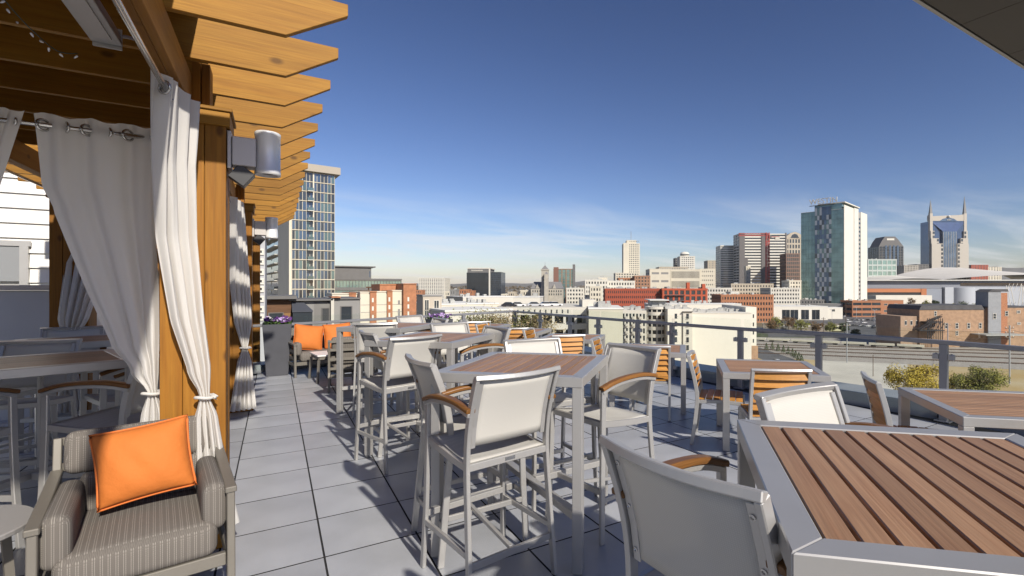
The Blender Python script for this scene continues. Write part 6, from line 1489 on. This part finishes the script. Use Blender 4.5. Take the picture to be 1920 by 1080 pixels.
for k in range(12): CARS.append((1588 + k * 9.5 + (k % 3), 600.5 + 0.15 * k, [0, 3, 1, 0, 2, 0, 5, 1, 0, 4, 0, 2][k], 1.45, 'in the back lot row, %s from left' % ordn[k]))
for k in range(7): CARS.append((1576 + k * 13, 611 + 0.4 * k, [1, 0, 2, 1, 0, 3, 0][k], 0.15, 'in the middle lot row, %s from left' % ordn[k]))
for k in range(9): CARS.append((1585 + k * 10, 594 + 0.1 * k, [0, 0, 1, 2, 0, 0, 3, 0, 1][k], 0.1, 'along the street by the brick offices, %s from left' % ordn[k]))
for (px_i, y, i, rz, wh) in CARS: put_car(at(px_i, gd(y), ZG + .07), i, -YAW + rz, wh)
for k, (px_i, zoff, dd, i, wh) in enumerate([(955, 577, 137, 2, 'on the garage roof deck at the left'), (972, 578, 139, 0, 'on the garage roof deck beside the black one'), (1003, 578, 140, 1, 'in the middle of the garage roof'), (1025, 579, 141, 0, 'right on the garage roof'), (1040, 579, 142, 0, 'near the garage stair tower')]):
    put_car(at(px_i, dd + 6, zat(578.2, 135)), i, -YAW + .1 * k, wh)
for k, (px_i, y) in enumerate([(1606, 597), (1640, 606), (1668, 599), (1560, 604), (1700, 612)]):
    d_ = gd(y); c = at(px_i, d_, ZG); t = thing('lamp_post', 'slim lamp post, %s from left in the car park' % ['second', 'third', 'fourth', 'first', 'fifth'][k], 'lamp post', c, -YAW)
    MB().tube([(0, 0, 0), (0, 0, 11)], .14, 8).build('pole', cmat('lamp_pole%d' % k, (.4, .4, .4)), t); MB().box(-1.6, 1.6, -.15, .15, 10.9, 11.15).build('arm', unit_m, t)
    for s_ in (-1, 1): MB().box(s_ * 1.6 - .5, s_ * 1.6 + .5, -.25, .25, 11.151, 11.35).build('lamp_head', unit_m, t)
# semi trailer
c = at(1597, gd(588), ZG); t = thing('truck', 'white box truck standing below the hotel', 'truck', c, -YAW + .05)
MB().box(0, 11, 0, 2.6, 1.1, 4.2).build('box', white_w, t); MB().box(11.1, 13.2, .1, 2.5, .6, 3.2).build('cab', white_w, t); MB().box(12.3, 13.22, .05, 2.55, 1.9, 2.9).build('windscreen', gblack, t)
for x in (1.5, 3, 11.8): MB().tube([(x, -.02, .5), (x, 2.62, .5)], .5, 12).build('wheel', tyre, t)
# ---- utility poles and wires
polem = cmat('pole_grey', (0.32, 0.33, 0.34)); woodp = cmat('pole_timber', (0.14, 0.10, 0.07))
def pole(label, px_i, ytop, ybase, d=None, m_=woodp, arms=2, r=.18):
    d = d or gd(ybase); c = at(px_i, d, ZG); t = thing('utility_pole', label, 'pole', c, -YAW); h = zat(ytop, d) - ZG
    MB().tube([(0, 0, 0), (0, 0, h)], r, 8).build('pole', m_, t)
    for k in range(arms): MB().box(-1.3, 1.3, -.12, .12, h - 1 - 1.4 * k, h - .78 - 1.4 * k).build('crossarm', woodp, t); MB().box(-1.2, -1.05, -.08, .08, h - .77 - 1.4 * k, h - .4 - 1.4 * k).box(1.05, 1.2, -.08, .08, h - .77 - 1.4 * k, h - .4 - 1.4 * k).build('insulator', white_w, t)
    return (c, h)
pole('grey utility pole with crossarms at the far right', 1893, 610, 708, 152, polem, 3, .22)
pole('utility pole before the brown brick building', 1777, 606, 650, 240, polem, 1, .22); pole('tall slim pole by the parking lot', 1586, 570, 620, 330, woodp, 0); pole('grey signal pole beside the railway', 1588, 606, 678, 195, polem, 1, .2); pole('slim pole left of the parking lot', 1544, 595, 625, 300, woodp, 1); pole('dark pole behind the yellow tree', 1637, 665, 700, 165, woodp, 0, .12)
for k, (a, b) in enumerate([((1586, 612, 330), (1893, 622, 152)), ((1545, 611, 300), (1777, 623, 240)), ((1777, 630, 240), (1893, 634, 152)), ((1893, 618, 152), (2000, 622, 150))]):
    p0 = at(a[0], a[2], zat(a[1], a[2])); p1 = at(b[0], b[2], zat(b[1], b[2])); o = MB().tube([p0 + (p1 - p0) * (i / 10) - Vector((0, 0, 1.2 * math.sin(math.pi * i / 10))) for i in range(11)], .035, 5).build('overhead_wire', wag_d)
    tag(o, ['long overhead wire across the parking lot', 'overhead wire in front of the fire stairs', 'overhead wire right of the brick facade', 'overhead wire leaving the picture at right'][k], 'wire')
# ---- blanket of low city between the landmarks
rnd = random.Random(12)
FILL = [(700, 792, 538, 554), (830, 880, 538, 552), (935, 1000, 545, 556), (1060, 1130, 540, 556), (1180, 1330, 534, 552), (1325, 1500, 548, 562)]
adj = ['cream', 'white', 'tan', 'grey', 'brick', 'brown']; ml = [cream, white_w, tan_w, greym, brick, brownbrick]
n_ = 0
ZN = ['beside the brick pier building', 'beside the mirrored office', 'left of the station', 'right of the station', 'below the cream offices', 'below the banded tower']
for zi, (p0, p1, y0, y1) in enumerate(FILL):
    for k in range(5):
        i = rnd.randrange(6); a = p0 + (p1 - p0) * (k + rnd.random() * .4) / 5; wpx = rnd.uniform(9, 20); y = rnd.uniform(y0, y1); d_ = rnd.uniform(480, 900); n_ += 1
        bldg('low_building', '%s low building, %s of the distant roofs %s' % (adj[i], ['leftmost', 'second from left', 'middle one', 'fourth from left', 'rightmost'][k], ZN[zi]), a, a + wpx, y, d_, 16, ml[i], gdark, max(2, int(wpx / 4)), 5, .5, .5, roof=roofw, group='distant low ' + adj[i] + ' buildings', units=1)

# ---- the air: thin even haze over the whole city, ground included
hz = MB().box(-8800, 13800, -2900, 13800, ZG - 1.0, 240.0).build('haze', None); hz['kind'] = 'stuff'
hm_ = bpy.data.materials.new('thin_haze'); hm_.use_nodes = True; ht_ = hm_.node_tree; ht_.nodes.clear()
ho = ht_.nodes.new('ShaderNodeOutputMaterial'); hv = ht_.nodes.new('ShaderNodeVolumePrincipled'); hv.inputs['Color'].default_value = (0.97, 0.98, 1.0, 1); hv.inputs['Density'].default_value = 4.5e-5; hv.inputs['Anisotropy'].default_value = 0.0
ht_.links.new(hv.outputs[0], ho.inputs['Volume']); hz.data.materials.append(hm_)
